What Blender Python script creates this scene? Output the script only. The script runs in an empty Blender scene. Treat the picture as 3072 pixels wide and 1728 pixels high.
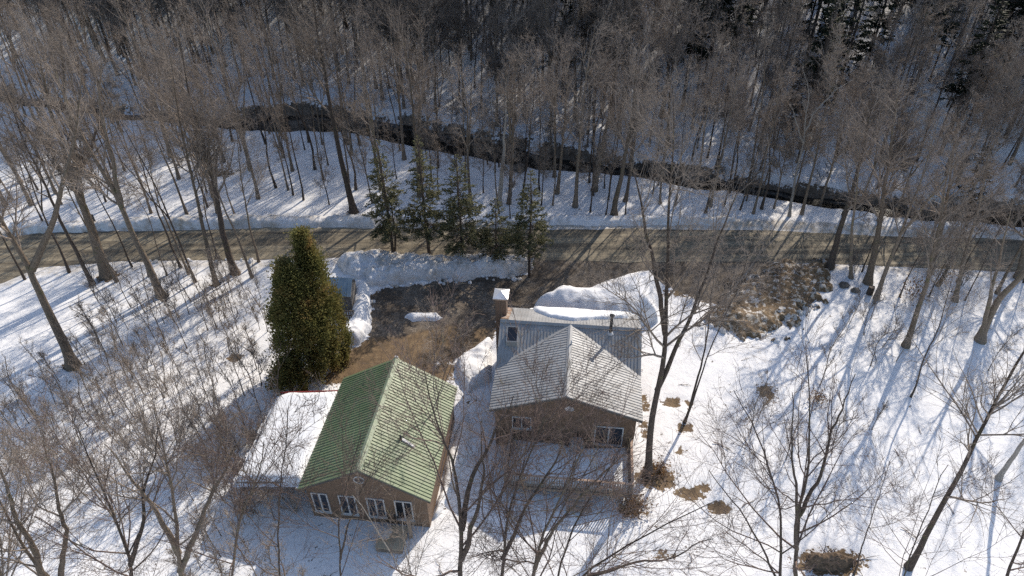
import bpy, bmesh, math, random
import numpy as np
from mathutils import Matrix, Vector

# ------------------------------------------------------------------ camera, sky, sun, exposure
sc = bpy.context.scene
col = sc.collection
cam = bpy.data.cameras.new('camera')
cam.sensor_width = 36.0
cam.lens = 24.98
cam.clip_start = 0.5
cam.clip_end = 3000.0
cam_o = bpy.data.objects.new('camera', cam)
cam_o.matrix_world = (Matrix.Translation((0, 0, 38.5)) @ Matrix.Rotation(math.radians(90 - 38.848), 4, 'X')
                      @ Matrix.Rotation(math.radians(-0.4907), 4, 'Z'))
col.objects.link(cam_o)
sc.camera = cam_o
SUN_AZ, SUN_EL = 33.0, 36.0          # degrees right of straight ahead (+Y), degrees above the horizon
world = bpy.data.worlds.new('World')
sc.world = world
world.use_nodes = True
wn = world.node_tree
bg = wn.nodes['Background']
sky = wn.nodes.new('ShaderNodeTexSky')
sky.sky_type = 'NISHITA'
sky.sun_disc = False
sky.sun_elevation = math.radians(SUN_EL)
sky.sun_rotation = math.radians(SUN_AZ)
sky.altitude = 300
sky.dust_density = 1.5
sky.ozone_density = 1.0
wn.links.new(sky.outputs[0], bg.inputs[0])
bg.inputs[1].default_value = 0.15
sun = bpy.data.lights.new('sun', 'SUN')
sun.energy = 3.9
sun.angle = math.radians(0.53)
sun.color = (1.0, 0.90, 0.765)
sun_o = bpy.data.objects.new('sun', sun)
az, el = math.radians(SUN_AZ), math.radians(SUN_EL)
to_sun = Vector((math.sin(az) * math.cos(el), math.cos(az) * math.cos(el), math.sin(el)))
sun_o.rotation_euler = to_sun.to_track_quat('Z', 'Y').to_euler()
sun_o.location = (60, 90, 90)
col.objects.link(sun_o)
sc.view_settings.view_transform = 'Standard'
sc.view_settings.look = 'None'
sc.view_settings.exposure = 0.42
sc.view_settings.gamma = 1.0
sc.view_settings.use_curve_mapping = False
sc.cycles.max_bounces = 5
sc.cycles.diffuse_bounces = 2
sc.cycles.glossy_bounces = 2
sc.cycles.transmission_bounces = 2
sc.cycles.use_denoising = False

# ------------------------------------------------------------------ helpers
def tag(o, label=None, cat=None, group=None, kind=None):
    if label: o['label'] = label
    if cat: o['category'] = cat
    if group: o['group'] = group
    if kind: o['kind'] = kind
    return o

def link(o, parent=None):
    col.objects.link(o)
    if parent: o.parent = parent
    return o

def empty(name, loc=(0, 0, 0), rz=0.0):
    o = bpy.data.objects.new(name, None)
    o.empty_display_size = 0.3
    o.location = loc
    o.rotation_euler = (0, 0, rz)
    return link(o)

def np_mesh(name, V, quads=None, tris=None, mat=None, smooth=True, attrs=None, mats=None, mat_idx=None):
    me = bpy.data.meshes.new(name)
    V = np.asarray(V, dtype=np.float32)
    me.vertices.add(len(V))
    me.vertices.foreach_set('co', V.ravel())
    loops, starts = [], []
    n = 0
    for arr, k in ((quads, 4), (tris, 3)):
        if arr is not None and len(arr):
            arr = np.asarray(arr, dtype=np.int32)
            loops.append(arr.ravel())
            starts.append(n + np.arange(len(arr), dtype=np.int32) * k)
            n += arr.size
    loops = np.concatenate(loops)
    starts = np.concatenate(starts)
    me.loops.add(len(loops))
    me.loops.foreach_set('vertex_index', loops)
    me.polygons.add(len(starts))
    me.polygons.foreach_set('loop_start', starts)
    me.polygons.foreach_set('use_smooth', np.full(len(starts), smooth, dtype=bool))
    for m in (mats or ([mat] if mat else [])):
        me.materials.append(m)
    if mat_idx is not None:
        me.polygons.foreach_set('material_index', np.asarray(mat_idx, dtype=np.int32))
    if attrs:
        for k, a in attrs.items():
            at = me.attributes.new(k, 'FLOAT', 'POINT')
            at.data.foreach_set('value', np.asarray(a, dtype=np.float32))
    me.update(calc_edges=True)
    me.validate()
    return me

def mobj(name, me, parent=None):
    return link(bpy.data.objects.new(name, me), parent)

class MB:
    """collects solid pieces of ONE thing or part and links them as one mesh"""
    def __init__(s): s.v, s.f = [], []
    def hexa(s, p):
        """8 corners: bottom 0-3 counter-clockwise, top 4-7"""
        n = len(s.v); s.v += [tuple(q) for q in p]
        s.f += [tuple(n + i for i in q) for q in ((3, 2, 1, 0), (4, 5, 6, 7), (0, 1, 5, 4), (1, 2, 6, 5), (2, 3, 7, 6), (3, 0, 4, 7))]
        return s
    def box(s, x0, x1, y0, y1, z0, z1):
        return s.hexa([(x0, y0, z0), (x1, y0, z0), (x1, y1, z0), (x0, y1, z0), (x0, y0, z1), (x1, y0, z1), (x1, y1, z1), (x0, y1, z1)])
    def prism(s, poly, axis, t0, t1):
        """poly in two coordinates swept along the third (axis 0, 1 or 2)"""
        n, k = len(s.v), len(poly)
        for t in (t0, t1):
            for a, b in poly:
                s.v.append({0: (t, a, b), 1: (a, t, b), 2: (a, b, t)}[axis])
        s.f.append(tuple(n + i for i in range(k)))
        s.f.append(tuple(n + k + i for i in reversed(range(k))))
        for i in range(k):
            j = (i + 1) % k
            s.f.append((n + i, n + k + i, n + k + j, n + j))
        return s
    def tube(s, p, r, sides=10):
        p = [Vector(q) for q in p]
        r = [r] * len(p) if isinstance(r, (int, float)) else r
        n = len(s.v)
        for i, q in enumerate(p):
            t = (p[min(i + 1, len(p) - 1)] - p[max(i - 1, 0)]).normalized()
            u = t.cross(Vector((0.13, 0.97, 0.21))).normalized()
            w = t.cross(u)
            for k in range(sides):
                a = 2 * math.pi * k / sides
                s.v.append(tuple(q + (u * math.cos(a) + w * math.sin(a)) * r[i]))
        for i in range(len(p) - 1):
            for k in range(sides):
                a, b = n + i * sides + k, n + i * sides + (k + 1) % sides
                s.f.append((a, b, b + sides, a + sides))
        s.f.append(tuple(n + k for k in reversed(range(sides))))
        s.f.append(tuple(n + (len(p) - 1) * sides + k for k in range(sides)))
        return s
    def build(s, name, mat, parent=None, bevel=0.0, smooth=False):
        me = bpy.data.meshes.new(name)
        me.from_pydata(s.v, [], s.f)
        bm = bmesh.new(); bm.from_mesh(me)
        bmesh.ops.recalc_face_normals(bm, faces=bm.faces)
        if bevel:
            bmesh.ops.bevel(bm, geom=list(bm.edges), offset=bevel, segments=2, affect='EDGES', profile=0.6)
        if smooth:
            for f in bm.faces: f.smooth = True
        bm.to_mesh(me); bm.free()
        me.materials.append(mat)
        return mobj(name, me, parent)

def hash2(ix, iy, seed):
    h = (ix.astype(np.int64) * 374761393 + iy.astype(np.int64) * 668265263 + seed * 974634541) & 0x7fffffff
    h = ((h ^ (h >> 13)) * 1274126177) & 0x7fffffff
    h = (h ^ (h >> 16)) & 0xffff
    return h / 65535.0

def vnoise(x, y, seed=0):
    x = np.asarray(x, float); y = np.asarray(y, float)
    ix, iy = np.floor(x), np.floor(y)
    fx, fy = x - ix, y - iy
    fx = fx * fx * (3 - 2 * fx); fy = fy * fy * (3 - 2 * fy)
    a, b = hash2(ix, iy, seed), hash2(ix + 1, iy, seed)
    c, d = hash2(ix, iy + 1, seed), hash2(ix + 1, iy + 1, seed)
    return (a * (1 - fx) + b * fx) * (1 - fy) + (c * (1 - fx) + d * fx) * fy

def fbm(x, y, seed=0, octs=4):
    x = np.asarray(x, float); y = np.asarray(y, float)
    s, a, t = 0, 0.5, 0
    for i in range(octs):
        s = s + a * vnoise(x, y, seed + i * 17); t += a
        x, y, a = x * 2.03 + 11.3, y * 2.03 + 5.7, a * 0.5
    return s / t                                     # 0..1

def smooth01(t):
    t = np.clip(t, 0, 1)
    return t * t * (3 - 2 * t)

def sdist(poly, x, y):
    """signed distance to a polygon, positive inside"""
    x = np.asarray(x, float); y = np.asarray(y, float)
    d = np.full(x.shape, 1e9); ins = np.zeros(x.shape, bool)
    n = len(poly)
    for i in range(n):
        ax, ay = poly[i]; bx, by = poly[(i + 1) % n]
        ex, ey = bx - ax, by - ay
        t = np.clip(((x - ax) * ex + (y - ay) * ey) / (ex * ex + ey * ey + 1e-12), 0, 1)
        d = np.minimum(d, np.hypot(x - ax - t * ex, y - ay - t * ey))
        if by != ay:
            ins ^= ((ay > y) != (by > y)) & (x < ex * (y - ay) / (by - ay) + ax)
    return np.where(ins, d, -d)

def interp(pts, x):
    xs = [p[0] for p in pts]; ys = [p[1] for p in pts]
    return np.interp(x, xs, ys)

# ------------------------------------------------------------------ materials
def new_mat(name):
    m = bpy.data.materials.new(name); m.use_nodes = True
    return m, m.node_tree.nodes, m.node_tree.links, m.node_tree.nodes['Principled BSDF']

def noise(n, l, scale, detail=4, rough=0.6, vec=None):
    t = n.new('ShaderNodeTexNoise')
    t.inputs['Scale'].default_value = scale
    t.inputs['Detail'].default_value = detail
    t.inputs['Roughness'].default_value = rough
    if vec is not None: l.new(vec, t.inputs['Vector'])
    return t.outputs['Fac']

def ramp(n, l, fac, stops):
    r = n.new('ShaderNodeValToRGB')
    e = r.color_ramp.elements
    while len(e) < len(stops): e.new(0.5)
    for i, (p, c) in enumerate(stops):
        e[i].position = p
        e[i].color = (c, c, c, 1) if isinstance(c, (int, float)) else (*c, 1)
    l.new(fac, r.inputs[0])
    return r.outputs[0]

def mix(n, l, fac, a, b):
    m = n.new('ShaderNodeMix'); m.data_type = 'RGBA'
    for sock, v in ((m.inputs[0], fac), (m.inputs[6], a), (m.inputs[7], b)):
        if isinstance(v, (int, float)): sock.default_value = v
        elif isinstance(v, tuple): sock.default_value = (*v, 1)
        else: l.new(v, sock)
    return m.outputs[2]

def maths(n, l, op, a, b=None):
    m = n.new('ShaderNodeMath'); m.operation = op
    for sock, v in zip(m.inputs, (a, b)):
        if v is None: continue
        if isinstance(v, (int, float)): sock.default_value = v
        else: l.new(v, sock)
    return m.outputs[0]

def bump(n, l, p, h, strength, dist):
    b = n.new('ShaderNodeBump')
    b.inputs['Strength'].default_value = strength
    b.inputs['Distance'].default_value = dist
    l.new(h, b.inputs['Height']); l.new(b.outputs[0], p.inputs['Normal'])

def pos(n):
    return n.new('ShaderNodeNewGeometry').outputs['Position']

def objc(n):
    return n.new('ShaderNodeTexCoord').outputs['Object']

def simple(name, stops, scale, rough=0.7, metal=0.0, bs=0.0, bd=0.02, vec='object', detail=5, spec=None):
    m, n, l, p = new_mat(name)
    v = objc(n) if vec == 'object' else pos(n)
    f = noise(n, l, scale, detail, 0.6, v)
    l.new(ramp(n, l, f, stops), p.inputs['Base Color'])
    p.inputs['Roughness'].default_value = rough
    p.inputs['Metallic'].default_value = metal
    if spec is not None: p.inputs['Specular IOR Level'].default_value = spec
    if bs: bump(n, l, p, f, bs, bd)
    return m

def snow_ground_mat(name, attr=True):
    m, n, l, p = new_mat(name)
    v = pos(n)
    big = noise(n, l, 0.35, 3, 0.5, v)
    mid = noise(n, l, 1.6, 5, 0.62, v)
    fine = noise(n, l, 9.0, 5, 0.65, v)
    def att(k):
        a = n.new('ShaderNodeAttribute'); a.attribute_name = k
        return a.outputs['Fac']
    bare, dirty, grass = att('bare'), att('dirty'), att('grass')
    clean = ramp(n, l, mid, [(0.3, (0.70, 0.70, 0.71)), (0.7, (0.80, 0.795, 0.79))])
    # bits of bark and needles lying on the old snow
    spk = noise(n, l, 26.0, 2, 0.5, v)
    specks = maths(n, l, 'MULTIPLY', ramp(n, l, spk, [(0.64, 0.0), (0.72, 1.0)]), ramp(n, l, big, [(0.40, 0.15), (0.62, 0.7)]))
    clean = mix(n, l, specks, clean, (0.36, 0.30, 0.25))
    sand = ramp(n, l, fine, [(0.25, (0.16, 0.135, 0.10)), (0.5, (0.38, 0.33, 0.26)), (0.75, (0.62, 0.57, 0.49))])
    dn = maths(n, l, 'ADD', dirty, maths(n, l, 'MULTIPLY', maths(n, l, 'SUBTRACT', mid, 0.5), 1.5))
    snow = mix(n, l, ramp(n, l, dn, [(0.2, 0.0), (0.95, 1.0)]), clean, sand)
    gravel = ramp(n, l, fine, [(0.3, (0.05, 0.04, 0.03)), (0.5, (0.14, 0.112, 0.085)), (0.7, (0.31, 0.27, 0.22))])
    gravel = mix(n, l, ramp(n, l, maths(n, l, 'ADD', maths(n, l, 'MULTIPLY', mid, .5), maths(n, l, 'MULTIPLY', big, .5)), [(0.42, 0.85), (0.56, 0.0)]), gravel, (0.062, 0.046, 0.032))
    turf = ramp(n, l, mid, [(0.28, (0.09, 0.062, 0.036)), (0.5, (0.19, 0.125, 0.068)), (0.72, (0.27, 0.19, 0.105))])
    turf = mix(n, l, ramp(n, l, fine, [(0.35, 0.75), (0.65, 0.0)]), turf, (0.07, 0.05, 0.03))
    gn = maths(n, l, 'ADD', grass, maths(n, l, 'MULTIPLY', maths(n, l, 'SUBTRACT', mid, 0.5), 0.9))
    earth = mix(n, l, ramp(n, l, gn, [(0.35, 0.0), (0.65, 1.0)]), gravel, turf)
    bn = maths(n, l, 'ADD', bare, maths(n, l, 'MULTIPLY', maths(n, l, 'SUBTRACT', noise(n, l, 2.6, 5, 0.65, v), 0.5), 2.4))
    bn = maths(n, l, 'ADD', bn, maths(n, l, 'MULTIPLY', maths(n, l, 'SUBTRACT', fine, 0.5), 0.8))
    fac = ramp(n, l, bn, [(0.46, 0.0), (0.56, 1.0)])
    l.new(mix(n, l, fac, snow, earth), p.inputs['Base Color'])
    p.inputs['Roughness'].default_value = 0.75
    p.inputs['Specular IOR Level'].default_value = 0.25
    h = maths(n, l, 'ADD', maths(n, l, 'MULTIPLY', mid, 0.7), maths(n, l, 'MULTIPLY', fine, 0.25))
    bump(n, l, p, h, 0.55, 0.16)
    return m

def bark_mat(name, dark, light, moss=None, scale=5.0):
    m, n, l, p = new_mat(name)
    oc = objc(n)
    mp = n.new('ShaderNodeMapping'); mp.inputs['Scale'].default_value = (4, 4, 0.8)
    l.new(oc, mp.inputs[0])
    f = noise(n, l, scale, 5, 0.65, mp.outputs[0])
    c = ramp(n, l, f, [(0.3, dark), (0.7, light)])
    if moss:
        g = noise(n, l, 1.7, 3, 0.6, oc)
        c = mix(n, l, ramp(n, l, g, [(0.56, 0.0), (0.68, 0.7)]), c, moss)
    rnd = n.new('ShaderNodeObjectInfo').outputs['Random']
    hs = n.new('ShaderNodeHueSaturation')
    l.new(maths(n, l, 'ADD', maths(n, l, 'MULTIPLY', rnd, 0.5), 0.75), hs.inputs['Value'])
    l.new(c, hs.inputs['Color'])
    l.new(hs.outputs[0], p.inputs['Base Color'])
    p.inputs['Roughness'].default_value = 0.85
    p.inputs['Specular IOR Level'].default_value = 0.2
    bump(n, l, p, f, 0.6, 0.04)
    return m

def leaf_mat(name, stops, nscale=1.3, isl=0.5):
    m, n, l, p = new_mat(name)
    g = n.new('ShaderNodeNewGeometry')
    f = noise(n, l, nscale, 4, 0.6, objc(n))
    r = g.outputs['Random Per Island']
    t = maths(n, l, 'ADD', maths(n, l, 'MULTIPLY', f, 1 - isl), maths(n, l, 'MULTIPLY', r, isl))
    l.new(ramp(n, l, t, stops), p.inputs['Base Color'])
    p.inputs['Roughness'].default_value = 0.6
    p.inputs['Specular IOR Level'].default_value = 0.2
    tl = n.new('ShaderNodeBsdfTranslucent')
    l.new(p.inputs['Base Color'].links[0].from_socket, tl.inputs['Color'])
    mx = n.new('ShaderNodeMixShader'); mx.inputs[0].default_value = 0.4
    l.new(p.outputs[0], mx.inputs[1]); l.new(tl.outputs[0], mx.inputs[2])
    l.new(mx.outputs[0], n['Material Output'].inputs['Surface'])
    return m

M = {}
M['ground'] = snow_ground_mat('snow ground')
M['snow'] = simple('clean snow', [(0.3, (0.76, 0.77, 0.78)), (0.7, (0.83, 0.83, 0.83))], 1.5, 0.7, bs=0.35, bd=0.12, vec='pos')
def road_mat():
    m, n, l, p = new_mat('sanded asphalt')
    v = pos(n)
    mp = n.new('ShaderNodeMapping'); mp.inputs['Scale'].default_value = (0.07, 1.6, 1)
    l.new(v, mp.inputs[0])
    streak = noise(n, l, 1.0, 4, 0.6, mp.outputs[0])
    fine = noise(n, l, 6, 5, 0.65, v)
    c = ramp(n, l, streak, [(0.36, (0.085, 0.068, 0.045)), (0.5, (0.185, 0.152, 0.10)), (0.64, (0.30, 0.255, 0.175))])
    c = mix(n, l, ramp(n, l, fine, [(0.35, 0.5), (0.6, 0.0)]), c, (0.085, 0.075, 0.062))
    l.new(c, p.inputs['Base Color'])
    p.inputs['Roughness'].default_value = 0.8
    bump(n, l, p, fine, 0.3, 0.02)
    return m
M['road'] = road_mat()
def water_mat():
    m, n, l, p = new_mat('stream water')
    f = noise(n, l, 1.2, 4, 0.6, pos(n))
    l.new(ramp(n, l, f, [(0.35, (0.006, 0.006, 0.006)), (0.7, (0.022, 0.02, 0.017))]), p.inputs['Base Color'])
    p.inputs['Roughness'].default_value = 0.12
    bump(n, l, p, f, 0.3, 0.06)
    return m
M['water'] = water_mat()
M['bank_earth'] = simple('stream bank earth', [(0.3, (0.02, 0.016, 0.012)), (0.7, (0.075, 0.058, 0.043))], 2.5, 0.9, bs=0.6, bd=0.1, vec='pos')
M['trunk'] = bark_mat('grey brown bark', (0.09, 0.07, 0.052), (0.26, 0.205, 0.155), moss=(0.13, 0.12, 0.065))
M['twig'] = bark_mat('brown twig bark', (0.16, 0.13, 0.107), (0.34, 0.283, 0.235), scale=1.5)
M['trunk_dark'] = bark_mat('dark bark', (0.035, 0.028, 0.024), (0.13, 0.10, 0.08), moss=(0.10, 0.095, 0.05))
M['twig_dark'] = bark_mat('dark twig bark', (0.085, 0.062, 0.055), (0.22, 0.16, 0.135), moss=(0.22, 0.20, 0.12), scale=1.5)
M['pale'] = bark_mat('pale weathered bark', (0.22, 0.19, 0.16), (0.46, 0.42, 0.37))
M['conifer_bark'] = bark_mat('conifer bark', (0.045, 0.034, 0.027), (0.13, 0.10, 0.08))
M['spruce'] = leaf_mat('spruce needles', [(0.25, (0.085, 0.086, 0.048)), (0.5, (0.17, 0.165, 0.085)), (0.75, (0.27, 0.255, 0.135))], 1.2, 0.5)
M['hemlock'] = leaf_mat('hemlock needles', [(0.25, (0.010, 0.016, 0.011)), (0.55, (0.028, 0.040, 0.024)), (0.8, (0.07, 0.085, 0.045))], 1.0, 0.5)
M['cedar'] = leaf_mat('cedar sprays', [(0.30, (0.10, 0.108, 0.04)), (0.47, (0.175, 0.168, 0.058)), (0.58, (0.225, 0.185, 0.068)), (0.72, (0.27, 0.165, 0.075))], 0.8, 0.1)
M['dry_leaf'] = leaf_mat('dry leaves', [(0.3, (0.12, 0.065, 0.03)), (0.7, (0.33, 0.20, 0.10))], 3, 0.6)
M['green_metal'] = simple('green painted roof metal', [(0.3, (0.14, 0.185, 0.092)), (0.7, (0.19, 0.23, 0.122))], 0.8, 0.42, 0.0, vec='object')
def panel_vary(m):
    n, l, p = m.node_tree.nodes, m.node_tree.links, m.node_tree.nodes['Principled BSDF']
    src = p.inputs['Base Color'].links[0].from_socket
    hs = n.new('ShaderNodeHueSaturation')
    l.new(maths(n, l, 'ADD', maths(n, l, 'MULTIPLY', n.new('ShaderNodeObjectInfo').outputs['Random'], 0.22), 0.89), hs.inputs['Value'])
    l.new(src, hs.inputs['Color'])
    st = noise(n, l, 1.1, 4, 0.65, objc(n))
    c = mix(n, l, ramp(n, l, st, [(0.5, 0.0), (0.68, 0.28)]), hs.outputs[0], (0.20, 0.18, 0.15))
    l.new(c, p.inputs['Base Color'])
panel_vary(M['green_metal'])
M['green_cap'] = simple('faded green ridge metal', [(0.35, (0.19, 0.235, 0.14)), (0.7, (0.30, 0.33, 0.24))], 2.5, 0.5)
M['grey_metal'] = simple('galvanised roof metal', [(0.3, (0.25, 0.255, 0.26)), (0.7, (0.335, 0.335, 0.335))], 0.9, 0.55, 0.1)
panel_vary(M['grey_metal'])
M['rust_metal'] = simple('rusty flashing', [(0.35, (0.24, 0.12, 0.06)), (0.65, (0.36, 0.31, 0.26))], 2.0, 0.6, 0.1)
M['blue_metal'] = simple('grey blue roof metal', [(0.3, (0.20, 0.26, 0.30)), (0.7, (0.33, 0.40, 0.44))], 1.4, 0.4, 0.3)
M['cap_metal'] = simple('bright chimney cap metal', [(0.3, (0.62, 0.62, 0.63)), (0.7, (0.75, 0.75, 0.76))], 2, 0.3, 0.5)
def siding(name, a, b, step):
    m, n, l, p = new_mat(name)
    oc = objc(n)
    f = noise(n, l, 1.5, 5, 0.6, oc)
    l.new(ramp(n, l, f, [(0.3, a), (0.7, b)]), p.inputs['Base Color'])
    w = n.new('ShaderNodeTexWave'); w.bands_direction = 'Z'; w.wave_profile = 'SAW'
    w.inputs['Scale'].default_value = 1.0 / step * 0.5 / math.pi * 3.1416 / 1.5708 * 0.5
    l.new(oc, w.inputs[0])
    p.inputs['Roughness'].default_value = 0.75
    bump(n, l, p, w.outputs['Fac'], 0.5, 0.02)
    return m
M['brown_wall'] = siding('brown siding', (0.115, 0.07, 0.042), (0.15, 0.095, 0.06), 0.16)
M['tan_wall'] = siding('light brown siding', (0.135, 0.085, 0.052), (0.17, 0.11, 0.07), 0.16)
M['white_trim'] = simple('white trim', [(0.3, (0.40, 0.39, 0.38)), (0.7, (0.54, 0.53, 0.52))], 3, 0.5)
M['dark_trim'] = simple('dark trim', [(0.3, (0.05, 0.045, 0.04)), (0.7, (0.09, 0.08, 0.07))], 3, 0.6)
M['red_trim'] = simple('dark red fascia', [(0.3, (0.16, 0.02, 0.02)), (0.7, (0.26, 0.035, 0.03))], 3, 0.6)
m, n, l, p = new_mat('window glass'); M['glass'] = m
f = noise(n, l, 0.8, 2, 0.5, objc(n))
l.new(ramp(n, l, f, [(0.3, (0.008, 0.010, 0.014)), (0.7, (0.03, 0.034, 0.045))]), p.inputs['Base Color'])
p.inputs['Roughness'].default_value = 0.06
def brick_mat():
    m, n, l, p = new_mat('chimney brick')
    b = n.new('ShaderNodeTexBrick')
    b.inputs['Scale'].default_value = 4.0
    b.inputs['Color1'].default_value = (0.16, 0.10, 0.07, 1)
    b.inputs['Color2'].default_value = (0.10, 0.07, 0.05, 1)
    b.inputs['Mortar'].default_value = (0.20, 0.18, 0.16, 1)
    l.new(objc(n), b.inputs[0])
    l.new(b.outputs[0], p.inputs['Base Color'])
    p.inputs['Roughness'].default_value = 0.9
    return m
M['brick'] = brick_mat()
M['old_wood'] = simple('weathered wood', [(0.3, (0.13, 0.098, 0.072)), (0.7, (0.27, 0.215, 0.17))], 5, 0.85, bs=0.3)
M['rail_wood'] = simple('pinkish deck wood', [(0.3, (0.30, 0.205, 0.15)), (0.7, (0.46, 0.33, 0.25))], 4, 0.8)
M['grey_wood'] = simple('grey barn wood', [(0.3, (0.10, 0.095, 0.09)), (0.7, (0.24, 0.22, 0.20))], 4, 0.9, bs=0.3)
M['beige'] = simple('beige painted board', [(0.3, (0.35, 0.285, 0.19)), (0.7, (0.44, 0.36, 0.25))], 2, 0.7)
M['black'] = simple('black stove pipe', [(0.3, (0.012, 0.012, 0.013)), (0.7, (0.03, 0.03, 0.032))], 4, 0.5)
M['grey_cover'] = simple('grey fabric cover', [(0.3, (0.22, 0.22, 0.225)), (0.7, (0.36, 0.36, 0.37))], 6, 0.9, bs=0.4, bd=0.04)
M['rock'] = simple('dark field stone', [(0.3, (0.07, 0.06, 0.05)), (0.7, (0.18, 0.16, 0.14))], 4, 0.9, bs=0.5, bd=0.05)
M['soil'] = simple('brown root soil', [(0.3, (0.07, 0.048, 0.03)), (0.7, (0.20, 0.14, 0.09))], 5, 0.95, bs=0.8, bd=0.08)
M['dish'] = simple('pale dish metal', [(0.3, (0.45, 0.45, 0.46)), (0.7, (0.55, 0.55, 0.56))], 3, 0.5)

# ------------------------------------------------------------------ terrain
STREAM_NEAR = [(-160, 98), (-78, 92), (-49.32, 82.84), (-35.08, 80.12), (-27.03, 78.90), (-18.16, 77.37), (-8.42, 73.51), (-1.56, 70.95), (5.01, 69.30), (13.42, 66.98), (21.37, 64.37), (28.78, 61.52), (39.49, 58.41), (80, 54), (160, 48)]
STREAM_FAR = [(-160, 104), (-80, 97), (-50.73, 86.13), (-36.34, 84.19), (-26.63, 85.64), (-19.30, 84.31), (-12.02, 81.88), (-4.99, 78.48), (2.09, 75.27), (7.45, 72.65), (13.89, 70.31), (22.16, 67.86), (29.84, 64.88), (40.95, 61.70), (80, 60), (160, 55)]
ROAD_NEAR = [(-160, 20), (-70, 40.5), (-44.96, 49.11), (-42.89, 51.39), (-35.82, 52.25), (-23.54, 52.44), (-14.10, 52.55), (0.46, 51.98), (13.03, 51.49), (23.77, 51.34), (35.86, 50.28), (70, 47.5), (160, 40)]
ROAD_FAR = [(-160, 32), (-70, 53), (-49.08, 56.53), (-43.65, 57.12), (-37.97, 57.31), (-24.96, 57.59), (-14.92, 57.57), (0.51, 57.13), (13.92, 56.93), (25.32, 56.62), (38.06, 55.22), (70, 53.5), (160, 46)]
DRIVE = [(-12.26, 46.49), (-11.09, 47.76), (-7.88, 48.38), (-6.03, 49.14), (-1.68, 49.53), (1.56, 49.72), (2.10, 52.69), (24.04, 52.25), (22.35, 48.86), (18.70, 45.40), (16.15, 45.95), (14.11, 47.58), (12.80, 48.99), (9.41, 48.36), (6.49, 46.61), (3.79, 46.80), (3.21, 45.35), (1.54, 44.96), (-1.26, 43.89), (-1.46, 41.50), (-3.39, 40.16), (-4.41, 39.08), (-5.92, 38.79), (-4.71, 36.58), (-8.43, 35.63), (-11.92, 35.67), (-13.62, 37.70), (-13.79, 39.41), (-12.16, 40.72), (-11.36, 41.63), (-12.14, 43.54)]
TURF = [(-14.18, 39.85), (-11.36, 41.63), (-8.85, 41.83), (-5.46, 43.21), (-1.57, 42.68), (-3.37, 39.72), (-4.34, 35.19), (-12.43, 35.29)]
# brown bare patches: (centre, radius across, radius along, how bare)
PATCHES = [((11.17, 26.91), 0.9, 0.5, 1), ((12.81, 25.85), 0.75, 0.42, 1.1), ((12.15, 27.35), 0.45, 0.4, 0.9), ((11.43, 34.63), 0.7, 0.5, 1), ((12.67, 34.43), 0.3, 0.6, .8), ((11.29, 30.20), 0.35, 0.3, .9),
           ((9.28, 28.14), 1.3, 0.9, 1), ((9.37, 34.65), 0.4, 1.2, .75), ((9.18, 32.09), 0.4, 1.0, .7), ((11.82, 32.24), 0.6, 0.5, .9), ((18.41, 22.09), 1.9, 0.8, 1), ((8.57, 22.68), 0.7, 0.25, .8), ((7.36, 25.79), 0.9, 0.6, .8),
           ((-21.49, 39.50), 0.6, 0.4, .9), ((-2.88, 34.79), 0.5, 0.3, .6), ((-32.22, 68.19), 2.2, 0.9, .8), ((18.54, 35.51), 0.6, 0.9, .8), ((-13.24, 37.29), 1.0, 0.7, 1.0), ((-5.11, 38.02), 0.8, 1.0, .9), ((19.76, 45.64), 3.0, 1.4, .9), ((14.01, 47.04), 1.6, 0.5, .7)]
for bx, by, r in [(*(-33.07, 38.14), .8), (*(-35.97, 50.13), .9), (*(-30.12, 47.26), .6), (*(-24.79, 50.55), .55), (*(-25.92, 48.85), .4), (*(-36.81, 49.00), .4), (*(-15.78, 60.36), .6)]:
    PATCHES.append(((bx, by - 0.1), r, r * 0.8, 0.85))

def road_mid(x):
    return (interp(ROAD_NEAR, x) + interp(ROAD_FAR, x)) / 2

def terrain(x, y):
    x = np.asarray(x, float); y = np.asarray(y, float)
    z = (fbm(x * 0.09, y * 0.09, 3, 3) - 0.5) * 0.7 + (fbm(x * 0.5, y * 0.5, 7, 3) - 0.5) * 0.16
    # even ground round the houses
    flat = smooth01((np.hypot((x + 1) / 17.0, (y - 33) / 14.0) - 0.75) / 0.5)
    z = z * (0.25 + 0.75 * flat)
    sn, sf = interp(STREAM_NEAR, x), interp(STREAM_FAR, x)
    mid, half = (sn + sf) / 2, (sf - sn) / 2
    wob = (fbm(x * 0.25, y * 0.0 + 3, 21, 3) - 0.5) * 1.6
    dch = np.abs(y + wob - mid) - half
    z = z - 1.5 * smooth01((0.9 - dch) / 1.8)
    # wooded hillside beyond the stream
    up = np.maximum(y - sf - 5, 0)
    z = z + np.where(up < 12, up * up / 24 * 0.54, (up - 6) * 0.54) * (1.0 - 0.2 * smooth01((x - 5) / 40.0))
    # gentle rise of the yard towards the viewer and to the left
    z = z + 0.9 * smooth01((-18 - x) / 18.0) * smooth01((48 - y) / 12.0)
    rn, rf = interp(ROAD_NEAR, x), interp(ROAD_FAR, x)
    dr = np.minimum(y - rn, rf - y)
    wr = smooth01((dr + 0.7) / 1.0)
    z = z * (1 - wr) + wr * -0.19
    return z

def bare_of(x, y):
    x = np.asarray(x, float); y = np.asarray(y, float)
    b = smooth01((sdist(DRIVE, x, y) + 0.6) / 1.2) * 1.25
    for (cx, cy), rx, ry, s in PATCHES:
        b = np.maximum(b, s * smooth01(1.3 - .75 * np.hypot((x - cx) / rx, (y - cy) / ry)))
    return np.clip(b, 0, 1.25)

def ground_z(x, y):
    dr = np.minimum(y - interp(ROAD_NEAR, x), interp(ROAD_FAR, x) - y)
    return terrain(x, y) - 0.14 * np.minimum(bare_of(x, y), 1) * (1 - smooth01((dr + 1.8) / 1.2))

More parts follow.
